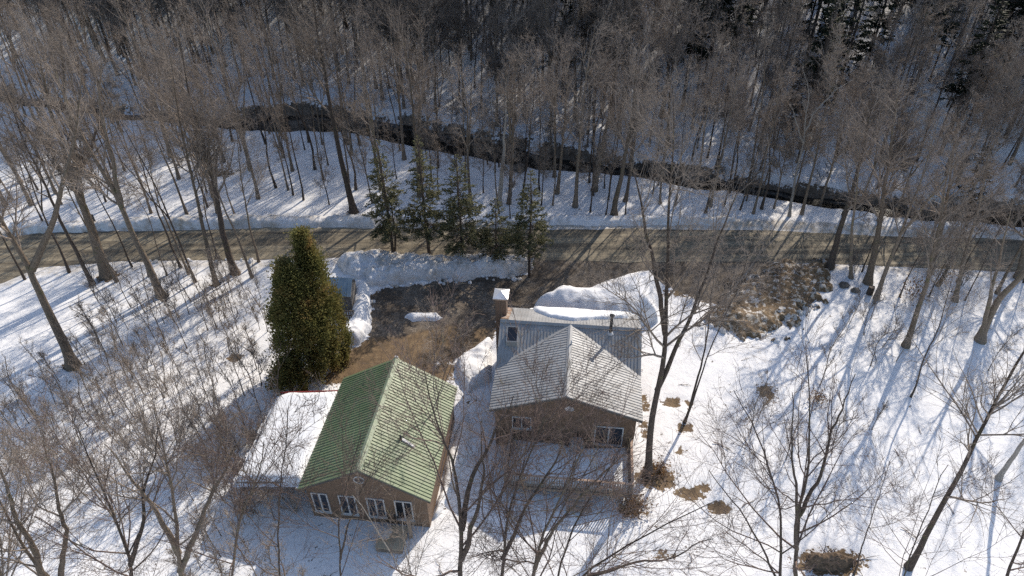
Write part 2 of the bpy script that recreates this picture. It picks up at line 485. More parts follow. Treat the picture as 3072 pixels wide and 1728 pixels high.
def gz(x, y):
    return float(ground_z(np.array([x]), np.array([y]))[0])

def grid_axis(lo, a, b, hi, fine, coarse):
    return np.unique(np.round(np.concatenate([np.arange(lo, a, coarse), np.arange(a, b, fine), np.arange(b, hi + coarse, coarse)]), 4))

gx = grid_axis(-260, -60, 60, 260, 0.33, 2.0)
gy = grid_axis(-60, 14, 96, 420, 0.33, 1.6)
GX, GY = np.meshgrid(gx, gy)
gzv = ground_z(GX, GY)
bare = bare_of(GX, GY)
rn, rf = interp(ROAD_NEAR, GX), interp(ROAD_FAR, GX)
sn, sf = interp(STREAM_NEAR, GX), interp(STREAM_FAR, GX)
dirty = 0.75 * smooth01(1.3 - np.abs(GY - rf - 0.5) / 1.1) + 0.55 * smooth01(1.25 - np.abs(GY - rn + 0.5) / 1.2)
dirty = np.maximum(dirty, 0.3 * smooth01(1.4 - np.abs(GY - road_mid(GX)) / 7.0) * (GX < -14))
mid, half = (sn + sf) / 2, (sf - sn) / 2
inch = smooth01((1.0 - (np.abs(GY - mid) - half)) / 1.1) * smooth01((fbm(GX * 0.35, GY * 0.35, 31, 3) - 0.15) / 0.3)
bare_all = np.maximum(bare, inch)
bare_all = np.maximum(bare_all, 0.2 * smooth01((fbm(GX * 0.5, GY * 0.5, 77, 3) - 0.62) / 0.12) * (np.hypot(GX + 1, GY - 34) < 34))
grass = np.maximum(smooth01((sdist(TURF, GX, GY) + 1.0) / 2.0), (bare > 0.1) * (sdist(DRIVE, GX, GY) < 0) * 0.8)
grass = np.maximum(grass, inch * 0.2)
nx, ny = len(gx), len(gy)
V = np.stack([GX, GY, gzv], -1).reshape(-1, 3)
ii = (np.arange(ny - 1)[:, None] * nx + np.arange(nx - 1)[None, :]).ravel()
Q = np.stack([ii, ii + 1, ii + 1 + nx, ii + nx], -1)
ground = mobj('ground', np_mesh('ground', V, Q, None, M['ground'], True, dict(bare=bare_all.ravel(), dirty=dirty.ravel(), grass=grass.ravel())))
tag(ground, 'deep old snow lying over the yard and the wooded valley', 'ground', kind='structure')

def strip(name, near, far, xs, z_of, mat, rows=7, wob=0.25, seed=5):
    n0 = interp(near, xs) + (fbm(xs * 0.5, xs * 0, seed, 4) - 0.5) * 2 * wob
    f0 = interp(far, xs) + (fbm(xs * 0.5, xs * 0, seed + 9, 4) - 0.5) * 2 * wob
    t = np.linspace(0, 1, rows)
    Y = n0[None, :] + (f0 - n0)[None, :] * t[:, None]
    X = np.repeat(xs[None, :], rows, 0)
    Z = z_of(X, Y, t[:, None])
    k = len(xs)
    i = (np.arange(rows - 1)[:, None] * k + np.arange(k - 1)[None, :]).ravel()
    return mobj(name, np_mesh(name, np.stack([X, Y, Z], -1).reshape(-1, 3), np.stack([i, i + 1, i + 1 + k, i + k], -1), None, mat))
road = strip('road', ROAD_NEAR, ROAD_FAR, np.arange(-150, 150, 0.4), lambda X, Y, t: -0.16 + 0.06 * np.sin(np.pi * t) + 0 * X, M['road'], 9, 0.35)
tag(road, 'sanded two lane road running past the houses', 'road', kind='structure')
stream = strip('stream', [(a, b - 1.2) for a, b in STREAM_NEAR], [(a, b + 1.2) for a, b in STREAM_FAR], np.arange(-150, 150, 1.0), lambda X, Y, t: -1.12 + 0 * X, M['water'], 3, 0.2, 8)
tag(stream, 'dark open stream winding through the snowy woods', 'stream', kind='structure')

def mound(name, poly, height, fall, res, mat, base=None, rough=0.35, seed=1, nscale=1.2, parent=None, dirt=None, ragged=0.3, ridge=0.0, sink=0.06, barev=0.0):
    """a lumpy heap whose outline is poly; base(x, y) is the surface that carries it"""
    base = base or ground_z
    xs = [q[0] for q in poly]; ys = [q[1] for q in poly]
    ax = np.arange(min(xs) - 0.6, max(xs) + 0.6, res); ay = np.arange(min(ys) - 0.6, max(ys) + 0.6, res)
    X, Y = np.meshgrid(ax, ay)
    d = sdist(poly, X, Y) + (fbm(X * 1.1, Y * 1.1, seed + 3, 4) - 0.5) * 2 * ragged
    prof = np.where(d > 0, np.sqrt(np.clip(1 - (1 - np.clip(d / fall, 0, 1)) ** 2, 0, 1)), d / fall * 2.5)
    nz = fbm(X * nscale, Y * nscale, seed, 5)
    cr = 1 - np.abs(2 * fbm(X * nscale * 1.7, Y * nscale * 1.7, seed + 40, 4) - 1)
    h = height * prof * (1 - rough + 2 * rough * nz) + ridge * (cr - 0.6) * np.clip(d / 0.4, 0, 1)
    Z = base(X, Y) + np.maximum(h, -sink * 2) - 0.004
    keep = d > -0.35
    k = len(ax)
    cell = keep[:-1, :-1] & keep[1:, :-1] & keep[:-1, 1:] & keep[1:, 1:]
    r, c = np.nonzero(cell)
    i = r * k + c
    q = np.stack([i, i + 1, i + 1 + k, i + k], -1)
    used, inv = np.unique(q, return_inverse=True)
    Vv = np.stack([X, Y, Z], -1).reshape(-1, 3)[used]
    at = None
    if dirt is not None:
        dv = np.clip(dirt + (fbm(X * 0.9, Y * 0.9, seed + 60, 3) - 0.5) * 0.6, 0, 1).ravel()[used]
        at = dict(dirty=dv, bare=np.full(len(used), barev) * (0.5 + fbm(Vv[:, 0] * 1.5, Vv[:, 1] * 1.5, seed + 80, 3)), grass=np.full(len(used), 0.3 + barev * .6))
    return mobj(name, np_mesh(name, Vv, inv.reshape(-1, 4), None, mat, True, at), parent)

def bank(poly, height, fall, label, seed, dirt, ridge=0.35, barev=0.0, res=0.14, rough=0.35, nscale=1.2, ragged=0.3):
    o = mound('snow_bank', poly, height, fall, res, M['ground'], seed=seed, dirt=dirt, ridge=ridge, barev=barev, rough=rough, nscale=nscale, ragged=ragged)
    return tag(o, label, 'snow bank')

bank([(-15.82, 52.03), (-12.68, 52.78), (-6.80, 52.32), (-1.72, 52.13), (1.36, 51.96), (1.80, 50.76), (1.31, 49.60), (-1.67, 49.42), (-6.03, 49.02), (-8.92, 48.39), (-12.29, 47.78), (-13.40, 49.35), (-15.09, 49.95)], 0.95, 1.3,
     'rough ploughed snow bank under the row of spruces beside the road', 11, 0.52, 0.55, rough=.5, nscale=.9, ragged=.5, res=.1)
bank([(-13.86, 48.52), (-12.36, 48.22), (-11.66, 44.03), (-11.52, 41.63), (-12.02, 40.81), (-13.80, 40.29), (-13.97, 42.36), (-13.11, 43.31), (-13.29, 45.56)], 0.8, 0.9,
     'snow bank heaped beside the little shed and slatted gate', 12, 0.05, 0.3)
bank([(15.66, 43.67), (18.28, 46.45), (21.46, 49.44), (24.04, 51.04), (28.25, 50.80), (27.71, 48.78), (24.91, 45.06), (22.03, 42.14), (19.08, 40.69), (16.83, 41.74)], 0.8, 3.0,
     'big dirty gravel strewn pile of ploughed snow beside the road', 13, 0.8, 0.16, 0.62, rough=.6, nscale=.6, ragged=1.9, res=.1)
bank([(3.67, 58.97), (10.73, 59.00), (16.14, 58.56), (21.83, 57.91), (20.51, 57.24), (10.54, 57.46), (3.69, 57.70)], 0.45, 0.7,
     'low crusty snow bank on the stream side of the road', 14, 0.35, 0.35)
bank([(-49.44, 58.59), (-38.62, 58.85), (-25.41, 59.21), (-13.62, 59.24), (-13.21, 57.76), (-25.02, 57.80), (-38.09, 57.58), (-48.46, 56.79)], 0.55, 0.6,
     'long low dirty snow bank on the far road shoulder under bare maples', 15, 0.5, 0.3, ragged=.5)
bank([(1.71, 44.96), (3.79, 46.80), (6.50, 46.77), (9.39, 48.20), (12.28, 49.00), (12.91, 47.60), (11.69, 43.23), (8.66, 42.31), (3.59, 43.09)], 2.5, 3.0,
     'smooth white snow heap against the back of the grey roofed house', 16, 0.0, 0.08, res=0.16, rough=0.15, nscale=0.5)
bank([(-8.86, 44.14), (-7.86, 44.58), (-6.21, 44.55), (-5.58, 44.05), (-6.29, 43.56), (-8.08, 43.59)], 0.28, 0.5, 'small shaded remnant of snow on the muddy driveway', 17, 0.05, 0.1)
bank([(-4.41, 39.08), (-3.08, 40.16), (-1.71, 41.50), (-1.59, 36.74), (-3.21, 35.76), (-4.16, 37.18)], 0.7, 0.9, 'snow heap along the brick chimney side of the grey house', 18, 0.02, 0.15)
bank([(-4.10, 31.20), (-3.56, 34.05), (-2.96, 33.30), (-2.97, 30.18), (-3.87, 27.36), (-4.61, 25.34), (-5.08, 25.07), (-4.66, 27.67)], 0.55, 0.6, 'ridge of snow slid off the green roof', 19, 0.1, 0.2)
bank([(-18.22, 28.58), (-17.93, 32.22), (-17.54, 34.96), (-17.06, 35.34), (-16.97, 33.83), (-17.41, 30.34), (-17.70, 28.11)], 0.9, 0.6, 'snow slid down beside the low snowy lean-to', 20, 0.02, 0.12)

# ------------------------------------------------------------------ houses
def roof_slope(parent_name, parent, fmap, s0, s1, tmax, mat, pitch_w=0.92, rib=0.23, rib_h=0.032, rib_w=0.045, thick=0.05, kinks=()):
    """metal sheets laid side by side; fmap(s, t) gives the point at s along the ridge and t (plan metres) down the slope"""
    P0, P1, P2 = Vector(fmap(0, 0)), Vector(fmap(1, 0)), Vector(fmap(0, 1))
    nrm = (P1 - P0).cross(P2 - P0).normalized()
    if nrm.z < 0: nrm = -nrm
    es = (P1 - P0).normalized()
    nsh = max(1, round((s1 - s0) / pitch_w)); w = (s1 - s0) / nsh
    for i in range(nsh):
        a, b = s0 + i * w, s0 + (i + 1) * w
        mb = MB()
        cuts = [a] + [k for k in kinks if a < k < b] + [b]
        for u, v in zip(cuts[:-1], cuts[1:]):
            tu, tv = tmax(u + 1e-6), tmax(v - 1e-6)
            if max(tu, tv) < 0.03: continue
            c = [Vector(fmap(u, 0)), Vector(fmap(v, 0)), Vector(fmap(v, max(tv, .02))), Vector(fmap(u, max(tu, .02)))]
            mb.hexa([q - nrm * thick for q in c] + c)
        k = max(1, round(w / rib))
        for j in range(k):
            s = a + w * j / k + 0.02
            t = tmax(s)
            if t < 0.15: continue
            p, q = Vector(fmap(s, 0)), Vector(fmap(s, t))
            e = es * rib_w / 2
            mb.hexa([p - e - nrm * .01, p + e - nrm * .01, q + e - nrm * .01, q - e - nrm * .01,
                     p - e * .9 + nrm * rib_h, p + e * .9 + nrm * rib_h, q + e * .9 + nrm * rib_h, q - e * .9 + nrm * rib_h])
        if mb.v:
            mb.build('roof_panel', mat, parent)

def window(parent, name, a0, a1, z0, z1, b, bars=1, frame=0.07, cross=False):
    """a window on a wall whose outside faces -b"""
    wdw = MB().box(a0, a1, b - 0.015, b + 0.02, z0, z1).build(name, M['glass'], parent)
    f = MB()
    f.box(a0 - frame, a0, b - 0.06, b + 0.02, z0 - frame, z1 + frame).box(a1, a1 + frame, b - 0.06, b + 0.02, z0 - frame, z1 + frame)
    f.box(a0, a1, b - 0.06, b + 0.02, z1, z1 + frame).box(a0, a1, b - 0.06, b + 0.02, z0 - frame, z0)
    f.build('frame', M['white_trim'], wdw)
    for i in range(bars):
        c = a0 + (a1 - a0) * (i + 1) / (bars + 1)
        MB().box(c - frame * .7, c + frame * .7, b - 0.05, b - 0.016, z0 + .001, z1 - .001).build('mullion', M['white_trim'], wdw)
    MB().box(a0 - frame - .04, a1 + frame + .04, b - 0.12, b + 0.02, z0 - frame - .05, z0 - frame - .002).build('sill', M['white_trim'], wdw)
    return wdw

# --- grey-roofed house (its own axes: a to the right along the main ridge, b away from the viewer)
gh = empty('grey_roofed_house', (4.042, 36.730, 0), -0.1105)
tag(gh, 'brown walled house with grey metal cross gable roof, brick chimney and snowy deck', 'house')
W, D, L, ZR, ZE, DB, ZB = 9.8, 2.96, 3.72, 5.58, 3.83, 3.34, 3.96
HW = W / 2
sl = (ZR - ZE) / HW
wl = HW - 0.35
fb = -(D + L) + 0.3
wz = lambda a: ZR - sl * abs(a) - 0.14
wall = MB().prism([(-wl, -0.3), (wl, -0.3), (wl, wz(wl)), (0, wz(0)), (-wl, wz(wl))], 1, fb, fb + 0.25).build('wall', M['brown_wall'], gh)
tag(wall, 'brown gable wall facing the deck')
for s in (-1, 1):
    MB().prism([(fb + 0.25, -0.3), (DB - .35, -0.3), (DB - .35, 3.9), (0, 5.3), (-D, wz(wl)), (fb + 0.25, wz(wl))], 0, s * wl, s * (wl - 0.25)).build('wall', M['brown_wall'], gh)
MB().box(-wl + .25, wl - .25, DB - .6, DB - .36, -0.3, 3.85).build('wall', M['brown_wall'], gh)
roof = MB().box(-0.09, 0.09, fb - .29, 0.0, ZR - 0.16, ZR - 0.08).build('roof', M['dark_trim'], gh)
tag(roof, 'ribbed grey metal roof')
tk = lambda s: D * abs(s) / HW
roof_slope('roof', roof, lambda s, t: (s, -t, ZR - (ZR - ZE) / D * t), -HW, HW, lambda s: tk(s), M['grey_metal'], kinks=(0.0,))
roof_slope('roof', roof, lambda s, t: (s, t, ZR - (ZR - ZB) / DB * t), -HW, HW, lambda s: DB, M['grey_metal'])
tg = lambda s: min(HW, -s / D * HW)
for sg in (-1, 1):
    roof_slope('roof', roof, lambda s, t: (sg * t, s, ZR - sl * t + 0.006), -(D + L), 0, tg, M['grey_metal'], kinks=(-D,))
    # valley flashing and eave trim
    mb = MB(); p, q = Vector((0, 0, ZR + .03)), Vector((sg * HW, -D, ZE + .03))
    e = Vector((sg * 0.06, 0.13, 0))
    mb.hexa([p - e, p + e, q + e, q - e, p - e + Vector((0, 0, .025)), p + e + Vector((0, 0, .025)), q + e + Vector((0, 0, .025)), q - e + Vector((0, 0, .025))])
    mb.build('valley_flashing', M['grey_metal'], roof)
    MB().box(sg * (HW - .16), sg * (HW - .05), -(D + L) + .02, -D, ZE - .2, ZE - .06).build('fascia', M['dark_trim'], roof)
    # barge board under the front verge
    mb = MB(); y0, y1 = -(D + L) + .03, -(D + L) + .08
    mb.prism([(0, ZR - .08), (0, ZR - .26), (sg * (HW - .02), ZE - .26), (sg * (HW - .02), ZE - .08)], 1, y0, y1)
    mb.build('barge_board', M['dark_trim'], roof)
cap = MB().prism([(-.17, ZR - .035), (0, ZR + .075), (.17, ZR - .035), (.17, ZR - .01), (0, ZR + .10), (-.17, ZR - .01)], 1, -(D + L), -0.05).build('ridge_cap', M['grey_metal'], roof)
MB().prism([(-.16, ZR - .05), (0, ZR + .085), (.16, ZR - .04), (.16, ZR - .01), (0, ZR + .115), (-.16, ZR - .02)], 0, -HW, HW).build('ridge_cap', M['grey_metal'], roof)
MB().hexa([(-HW - .01, .25, 5.53), (-HW + .55, .25, 5.53), (-HW + .55, 3.0, 4.20), (-HW - .01, 3.0, 4.20), (-HW - .01, .25, 5.57), (-HW + .55, .25, 5.57), (-HW + .55, 3.0, 4.24), (-HW - .01, 3.0, 4.24)]).build('rusty_flashing', M['rust_metal'], roof)
# skylight on the left front slope
zs = lambda b: ZR + (ZR - ZE) / D * b
def slope_box(a0, a1, b0, b1, h0, h1):
    return [(a0, b0, zs(b0) + h0), (a1, b0, zs(b0) + h0), (a1, b1, zs(b1) + h0), (a0, b1, zs(b1) + h0), (a0, b0, zs(b0) + h1), (a1, b0, zs(b0) + h1), (a1, b1, zs(b1) + h1), (a0, b1, zs(b1) + h1)]
skl = MB().hexa(slope_box(-4.28, -3.62, -1.52, -0.66, 0.02, 0.42)).build('skylight', M['glass'], gh)
for q in ((-4.34, -4.281, -1.58, -.60), (-3.619, -3.56, -1.58, -.60), (-4.28, -3.62, -1.58, -1.521), (-4.28, -3.62, -.659, -.60)):
    MB().hexa(slope_box(*q, 0.0, 0.45)).build('frame', M['grey_metal'], skl)
# brick chimney outside the left wall with a hipped metal cap
chx, chy = -HW - 0.05, 1.35
ch = MB().box(chx - .42, chx + .36, chy - .45, chy + .45, -0.4, 6.75).build('chimney', M['brick'], gh)
mb = MB(); n0 = len(mb.v)
mb.box(chx - .56, chx + .50, chy - .60, chy + .60, 6.752, 6.86)
mb.build('cap_slab', M['rail_wood'], ch)
me = bpy.data.meshes.new('cap')
me.from_pydata([(chx - .56, chy - .60, 6.865), (chx + .50, chy - .60, 6.865), (chx + .50, chy + .60, 6.865), (chx - .56, chy + .60, 6.865), (chx - .03, chy, 7.14)], [], [(0, 1, 4), (1, 2, 4), (2, 3, 4), (3, 0, 4), (3, 2, 1, 0)])
me.materials.append(M['cap_metal']); mobj('cap', me, ch)
# stove pipe with guy rods
sp = MB().tube([(2.75, -.35, 5.2), (2.75, -.35, 6.95)], 0.10, 12).build('stove_pipe', M['black'], gh, smooth=True)
MB().tube([(2.75, -.35, 6.95), (2.75, -.35, 7.0), (2.75, -.35, 7.12)], [.17, .19, .04], 12).build('rain_hood', M['black'], sp)
MB().tube([(2.75, -.35, 5.35), (2.75, -.35, 5.5)], [.24, .12], 12).build('flashing', M['dish'], sp)
for q in ((2.1, .75, 5.2), (3.4, .75, 5.2)):
    MB().tube([(2.75, -.35, 6.5), q], .013, 5).build('guy_rod', M['dish'], sp)
pv = MB().tube([(.12, -1.95, 5.45), (.12, -1.95, 5.95)], 0.055, 10).build('plumbing_vent', M['dish'], gh, smooth=True)
# openings of the front wall
zo = lambda z: z
window(gh, 'window', -3.36, -2.22, 1.98, 2.98, fb, 1, 0.06)
dr = window(gh, 'patio_door', 2.05, 3.75, 1.02, 2.66, fb, 1, 0.08)
# snow on the back slope
zb = lambda X, Y: ZR - (ZR - ZB) / DB * Y + 0.05
mound('roof_snow', [(-2.9, 3.5), (-2.6, 2.7), (-1.7, 1.75), (-.9, 1.15), (0.3, .95), (0.9, 1.3), (1.7, 1.75), (3.0, 2.1), (4.2, 2.6), (4.6, 3.5)], 0.34, 0.5, 0.09, M['snow'], base=zb, seed=31, parent=gh, rough=0.2, ragged=0.16)

# satellite dish under the gable peak
sd = empty('satellite_dish', tuple((gh.matrix_basis @ Vector((0.25, fb, 4.55)))), -0.1105)
tag(sd, 'small pale satellite dish fixed under the brown gable peak', 'satellite dish')
V = []; T = []
for r_ in range(5):
    for k in range(14):
        a = 2 * math.pi * k / 14; rr = .30 * r_ / 4
        V.append((rr * math.cos(a), -.34 + .16 * (r_ / 4) ** 2 * -1 + .1 - rr * math.sin(a) * .25, rr * math.sin(a) * 1.05 + .02))
T = [(r_ * 14 + k, r_ * 14 + (k + 1) % 14, (r_ + 1) * 14 + (k + 1) % 14, (r_ + 1) * 14 + k) for r_ in range(4) for k in range(14)]
mobj('reflector', np_mesh('reflector', V, T, None, M['dish']), sd)
MB().tube([(0, 0.02, -.1), (0, -.22, 0)], .025, 8).build('arm', M['dish'], sd)
MB().tube([(0, -.3, -.25), (0, -.62, -.12)], .015, 6).build('feed_horn', M['dish'], sd)

# --- deck of the grey house
dk = empty('deck', (4.042, 36.730, 0), -0.1105)
tag(dk, 'raised wooden deck under smooth snow with slatted railing before the brown gable', 'deck')
dz, d0, d1, da0, da1 = 0.86, fb - .02, fb - 3.75, -3.55, 4.45
for i in range(27):
    y = d1 + (d0 - d1) * i / 27
    MB().box(da0, da1, y + .005, y + (d0 - d1) / 27 - .005, dz - .04, dz).build('deck_board', M['old_wood'], dk)
MB().box(da0 + .02, da1 - .02, d1 - .05, d1 - .005, dz - .24, dz - .01).build('rim_board', M['old_wood'], dk)
for a in (da0 + .06, -1.0, 1.6, da1 - .06):
    MB().box(a - .06, a + .06, d1 + .02, d1 + .14, -.3, dz + 1.0).build('post', M['old_wood'], dk)
for a in (da0 + .06, da1 - .06):
    MB().box(a - .06, a + .06, d0 - .3, d0 - .18, -.3, dz + 1.0).build('post', M['old_wood'], dk)
MB().box(da0 - .02, da1 + .02, d1, d1 + .15, dz + 1.002, dz + 1.04).build('top_rail', M['rail_wood'], dk)
for a in (da0, da1 - .15):
    MB().box(a, a + .15, d1 + .152, d0 - .15, dz + 1.002, dz + 1.04).build('top_rail', M['rail_wood'], dk)
MB().box(da0, da1, d1 + .03, d1 + .08, dz + .1, dz + .16).build('bottom_rail', M['old_wood'], dk)
bal = MB().box(-.04, .04, -.016, .016, dz + .05, dz + 1.0).build('baluster', M['grey_wood'], dk)
bal.location = (da0 + .2, d1 + .015, 0)
k = 0
nb = 50
for i in range(1, nb):
    o = bal.copy(); link(o, dk); o.location = (da0 + .2 + (da1 - da0 - .4) * i / (nb - 1), d1 + .015, 0)
for a in (da0 + .03, da1 - .03):
    for i in range(24):
        o = bal.copy(); link(o, dk); o.location = (a, d1 + .25 + (d0 - d1 - .6) * i / 23, 0); o.rotation_euler = (0, 0, math.pi / 2)
mound('deck_snow', [(da0 + .15, d1 + .28), (da1 - .25, d1 + .22), (da1 - .3, d0 - .15), (2.4, d0 - .35), (1.1, d0 - .5), (-.3, d0 - .25), (da0 + .2, d0 - .2)], 0.30, 0.35, 0.11, M['snow'], base=lambda X, Y: dz + 0 * X, seed=33, parent=dk, rough=0.12, ragged=0.08, nscale=.5)
for i in range(3):
    MB().box(0.4, 2.0, d1 - .45 - .3 * i, d1 - .16 - .3 * i, dz - .26 - .2 * i, dz - .22 - .2 * i).build('step', M['rail_wood'], dk)

def world_of(house, a, b, z=0.0):
    return tuple(house.matrix_basis @ Vector((a, b, z)))

# covered barbecue on the deck
bq = empty('covered_barbecue', world_of(gh, 0.85, fb - .75, dz + .02), -0.1)
tag(bq, 'barbecue under a grey cover standing against the brown wall on the snowy deck', 'barbecue')
MB().prism([(-.50, .12), (.50, .12), (.46, .75), (.33, 1.02), (.1, 1.12), (-.1, 1.12), (-.33, 1.02), (-.46, .75)], 1, -.32, .32).build('cover', M['grey_cover'], bq, 0.05)
for sx in (-.4, .4):
    for sy in (-.22, .22):
        MB().tube([(sx, sy, 0), (sx, sy, .16)], .03, 8).build('leg', M['black'], bq)
MB().box(-.62, -.49, -.2, .2, .62, .68).build('side_shelf', M['black'], bq)

# --- green-roofed house
gr = empty('green_roofed_house', (-8.2236, 29.2165, 0), -0.1213)
tag(gr, 'light brown cottage with ribbed green metal gable roof and white framed windows', 'house')
GW, GL, GR, GE = 7.95, 9.05, 5.51, 3.165
hw, hl = GW / 2, GL / 2
gs = (GR - GE) / hw
wl2 = hw - .32
gf = -hl + .32
gwz = lambda a: GR - gs * abs(a) - .13
w1 = MB().prism([(-wl2, -.4), (wl2, -.4), (wl2, gwz(wl2)), (0, gwz(0)), (-wl2, gwz(wl2))], 1, gf, gf + .2).build('wall', M['tan_wall'], gr)
tag(w1, 'light brown gable wall with four windows')
MB().prism([(-wl2, -.4), (wl2, -.4), (wl2, gwz(wl2)), (0, gwz(0)), (-wl2, gwz(wl2))], 1, hl - .52, hl - .32).build('wall', M['tan_wall'], gr)
for s in (-1, 1):
    MB().box(s * wl2 - (.2 if s > 0 else 0), s * wl2 + (0 if s > 0 else .2), gf + .2, hl - .52, -.4, gwz(wl2) - .01).build('wall', M['tan_wall'], gr)
rf_ = MB().box(-.08, .08, -hl + .05, hl - .05, GR - .15, GR - .08).build('roof', M['dark_trim'], gr)
tag(rf_, 'green ribbed metal roof')
for sg in (-1, 1):
    roof_slope('roof', rf_, lambda s, t: (sg * t, s, GR - gs * t), -hl, hl, lambda s: hw, M['green_metal'], pitch_w=0.905, rib=.226, rib_h=.042, rib_w=.05)
    MB().box(sg * (hw - .16), sg * (hw - .05), -hl + .02, hl - .02, GE - .16, GE - .055).build('fascia', M['dark_trim'], rf_)
    for y0 in (-hl + .02, hl - .07):
        MB().prism([(0, GR - .06), (0, GR - .24), (sg * (hw - .02), GE - .24), (sg * (hw - .02), GE - .06)], 1, y0, y0 + .05).build('barge_board', M['dark_trim'], rf_)
MB().prism([(-.20, GR - .07), (0, GR + .08), (.20, GR - .07), (.20, GR - .045), (0, GR + .105), (-.20, GR - .045)], 1, -hl - .01, hl + .01).build('ridge_cap', M['green_cap'], rf_)
MB().box(-.10, .10, hl - .02, hl + .10, GR - .1, GR + .12).build('ridge_end', M['white_trim'], rf_)
for a0, a1 in ((-3.35, -2.5), (-1.68, -.78), (0.03, .98), (1.74, 2.66)):
    window(gr, 'window', a0, a1, .72, 2.42, gf, 1, 0.075)
V = [(0.0 - .2 + .27 * math.cos(2 * math.pi * k / 16), gf - .02, 4.2 + .27 * math.sin(2 * math.pi * k / 16)) for k in range(16)]
mb = MB().prism([(-.2 + .27 * math.cos(2 * math.pi * k / 16), 4.2 + .27 * math.sin(2 * math.pi * k / 16)) for k in range(16)], 1, gf - .03, gf + .02)
rw = mb.build('round_window', M['glass'], gr)
ring = MB()
for k in range(16):
    a, b = 2 * math.pi * k / 16, 2 * math.pi * (k + 1) / 16
    c = lambda r, t: (-.2 + r * math.cos(t), 4.2 + r * math.sin(t))
    p = [c(.272, a), c(.34, a), c(.34, b), c(.272, b)]
    ring.hexa([(x, gf - .05, z) for x, z in p] + [(x, gf + .015, z) for x, z in p])
ring.build('frame', M['white_trim'], rw)
# vent stack on the right slope with its snow-white streak of old caulk
vs = MB().tube([(1.62, -1.35, GR - gs * 1.62 - .05), (1.62, -1.35, GR - gs * 1.62 + .38)], .06, 10).build('vent_stack', M['black'], gr, smooth=True)
vb = MB().hexa([(1.72, -1.46, GR - gs * 1.72 + .02), (2.45, -1.58, GR - gs * 2.45 + .02), (2.45, -1.36, GR - gs * 2.45 + .02), (1.72, -1.26, GR - gs * 1.72 + .02),
           (1.72, -1.44, GR - gs * 1.72 + .16), (2.40, -1.54, GR - gs * 2.40 + .12), (2.40, -1.40, GR - gs * 2.40 + .12), (1.72, -1.28, GR - gs * 1.72 + .16)]).build('roof_jack', M['white_trim'], gr)
# lean-to on the left under a slab of snow
lt = MB()
za, zb2, la0, la1, lb0, lb1 = 3.02, 2.35, -hw + .05, -8.15, -3.95, 3.35
lt.hexa([(la1, lb0, zb2 - .1), (la0, lb0, za - .1), (la0, lb1, za - .1), (la1, lb1, zb2 - .1), (la1, lb0, zb2), (la0, lb0, za), (la0, lb1, za), (la1, lb1, zb2)])
lto = lt.build('lean_to_roof', M['old_wood'], gr)
MB().hexa([(la1 - .03, lb1 + .002, zb2 - .22), (la0, lb1 + .002, za - .22), (la0, lb1 + .06, za - .22), (la1 - .03, lb1 + .06, zb2 - .22), (la1 - .03, lb1 + .002, zb2 + .12), (la0, lb1 + .002, za + .14), (la0, lb1 + .06, za + .14), (la1 - .03, lb1 + .06, zb2 + .12)]).build('fascia', M['red_trim'], lto)
MB().box(la1 - .06, la1 - .002, lb0, lb1, zb2 - .22, zb2 - .04).build('fascia', M['old_wood'], lto)
for b in (lb0 + .1, -1.5, 1.0, lb1 - .2):
    MB().box(la1 + .1, la1 + .24, b, b + .14, -.3, zb2 - .1).build('post', M['old_wood'], lto)
MB().box(la1 + .1, -wl2 - .01, lb1 - .2, lb1 - .05, -.3, 2.3).build('end_wall', M['old_wood'], lto)
mound('roof_snow', [(la0 - .05, lb0), (la1 - .06, lb0 + .05), (la1 - .06, lb1 - .35), (la1 + .7, lb1 - .04), (la0 - .05, lb1 - .05)], 0.36, 0.45, 0.12, M['snow'],
      base=lambda X, Y: za + (X - la0) * (za - zb2) / (la0 - la1), seed=35, parent=gr, rough=0.10, ragged=0.08, nscale=.4)

# things in front of the green-roofed house
sb = empty('landing_platform', (*(-7.28, 23.68), gz(*(-7.28, 23.68)) + .02), -0.12)
tag(sb, 'square beige wooden platform on the snow before the cottage door', 'platform')
for x0, x1, y0, y1 in ((-.78, .78, -.76, -.72), (-.78, .78, .72, .76), (-.78, -.74, -.719, .719), (.74, .78, -.719, .719)):
    MB().box(x0, x1, y0, y1, 0, .42).build('side_panel', M['old_wood'], sb)
for i in range(5):
    MB().box(-.82 + .328 * i + .002, -.82 + .328 * (i + 1) - .002, -.80, .80, .422, .48).build('plank', M['beige'], sb)
kb = empty('kettle_grill', (*(-7.04, 25.08), 0)); kb.location.z = gz(kb.location.x, kb.location.y)
tag(kb, 'black kettle grill beside the grey covered one', 'grill')
bowl = MB().tube([(0, 0, .55), (0, 0, .62), (0, 0, .78), (0, 0, .84), (0, 0, .98), (0, 0, 1.08), (0, 0, 1.1)], [.12, .28, .37, .38, .32, .14, .02], 16).build('bowl', M['black'], kb, smooth=True)
for k in range(3):
    a_ = 2 * math.pi * k / 3
    MB().tube([(.22 * math.cos(a_), .22 * math.sin(a_), .6), (.36 * math.cos(a_), .36 * math.sin(a_), -.03)], .018, 7).build('leg', M['black'], kb)
MB().box(-.75, .75, .75, .95, 0, .9).build('wood_rack', M['dark_trim'], kb)
kg = empty('covered_kettle_grill', world_of(gr, 1.15, gf - 1.05, 0.05), 0)
kg.location.z = gz(kg.location.x, kg.location.y) + .02
tag(kg, 'round grill under a wrinkled grey cover by the cottage window', 'grill')
V = []; Q = []
prof = [(.30, .55), (.46, .62), (.50, .85), (.47, 1.05), (.36, 1.22), (.20, 1.32), (.02, 1.35)]
rg = random.Random(4)
for i, (r_, z_) in enumerate(prof):
    for k in range(18):
        a = 2 * math.pi * k / 18; w_ = r_ * (1 + .06 * math.sin(5 * a + i) + rg.uniform(-.03, .03))
        V.append((w_ * math.cos(a), w_ * math.sin(a), z_))
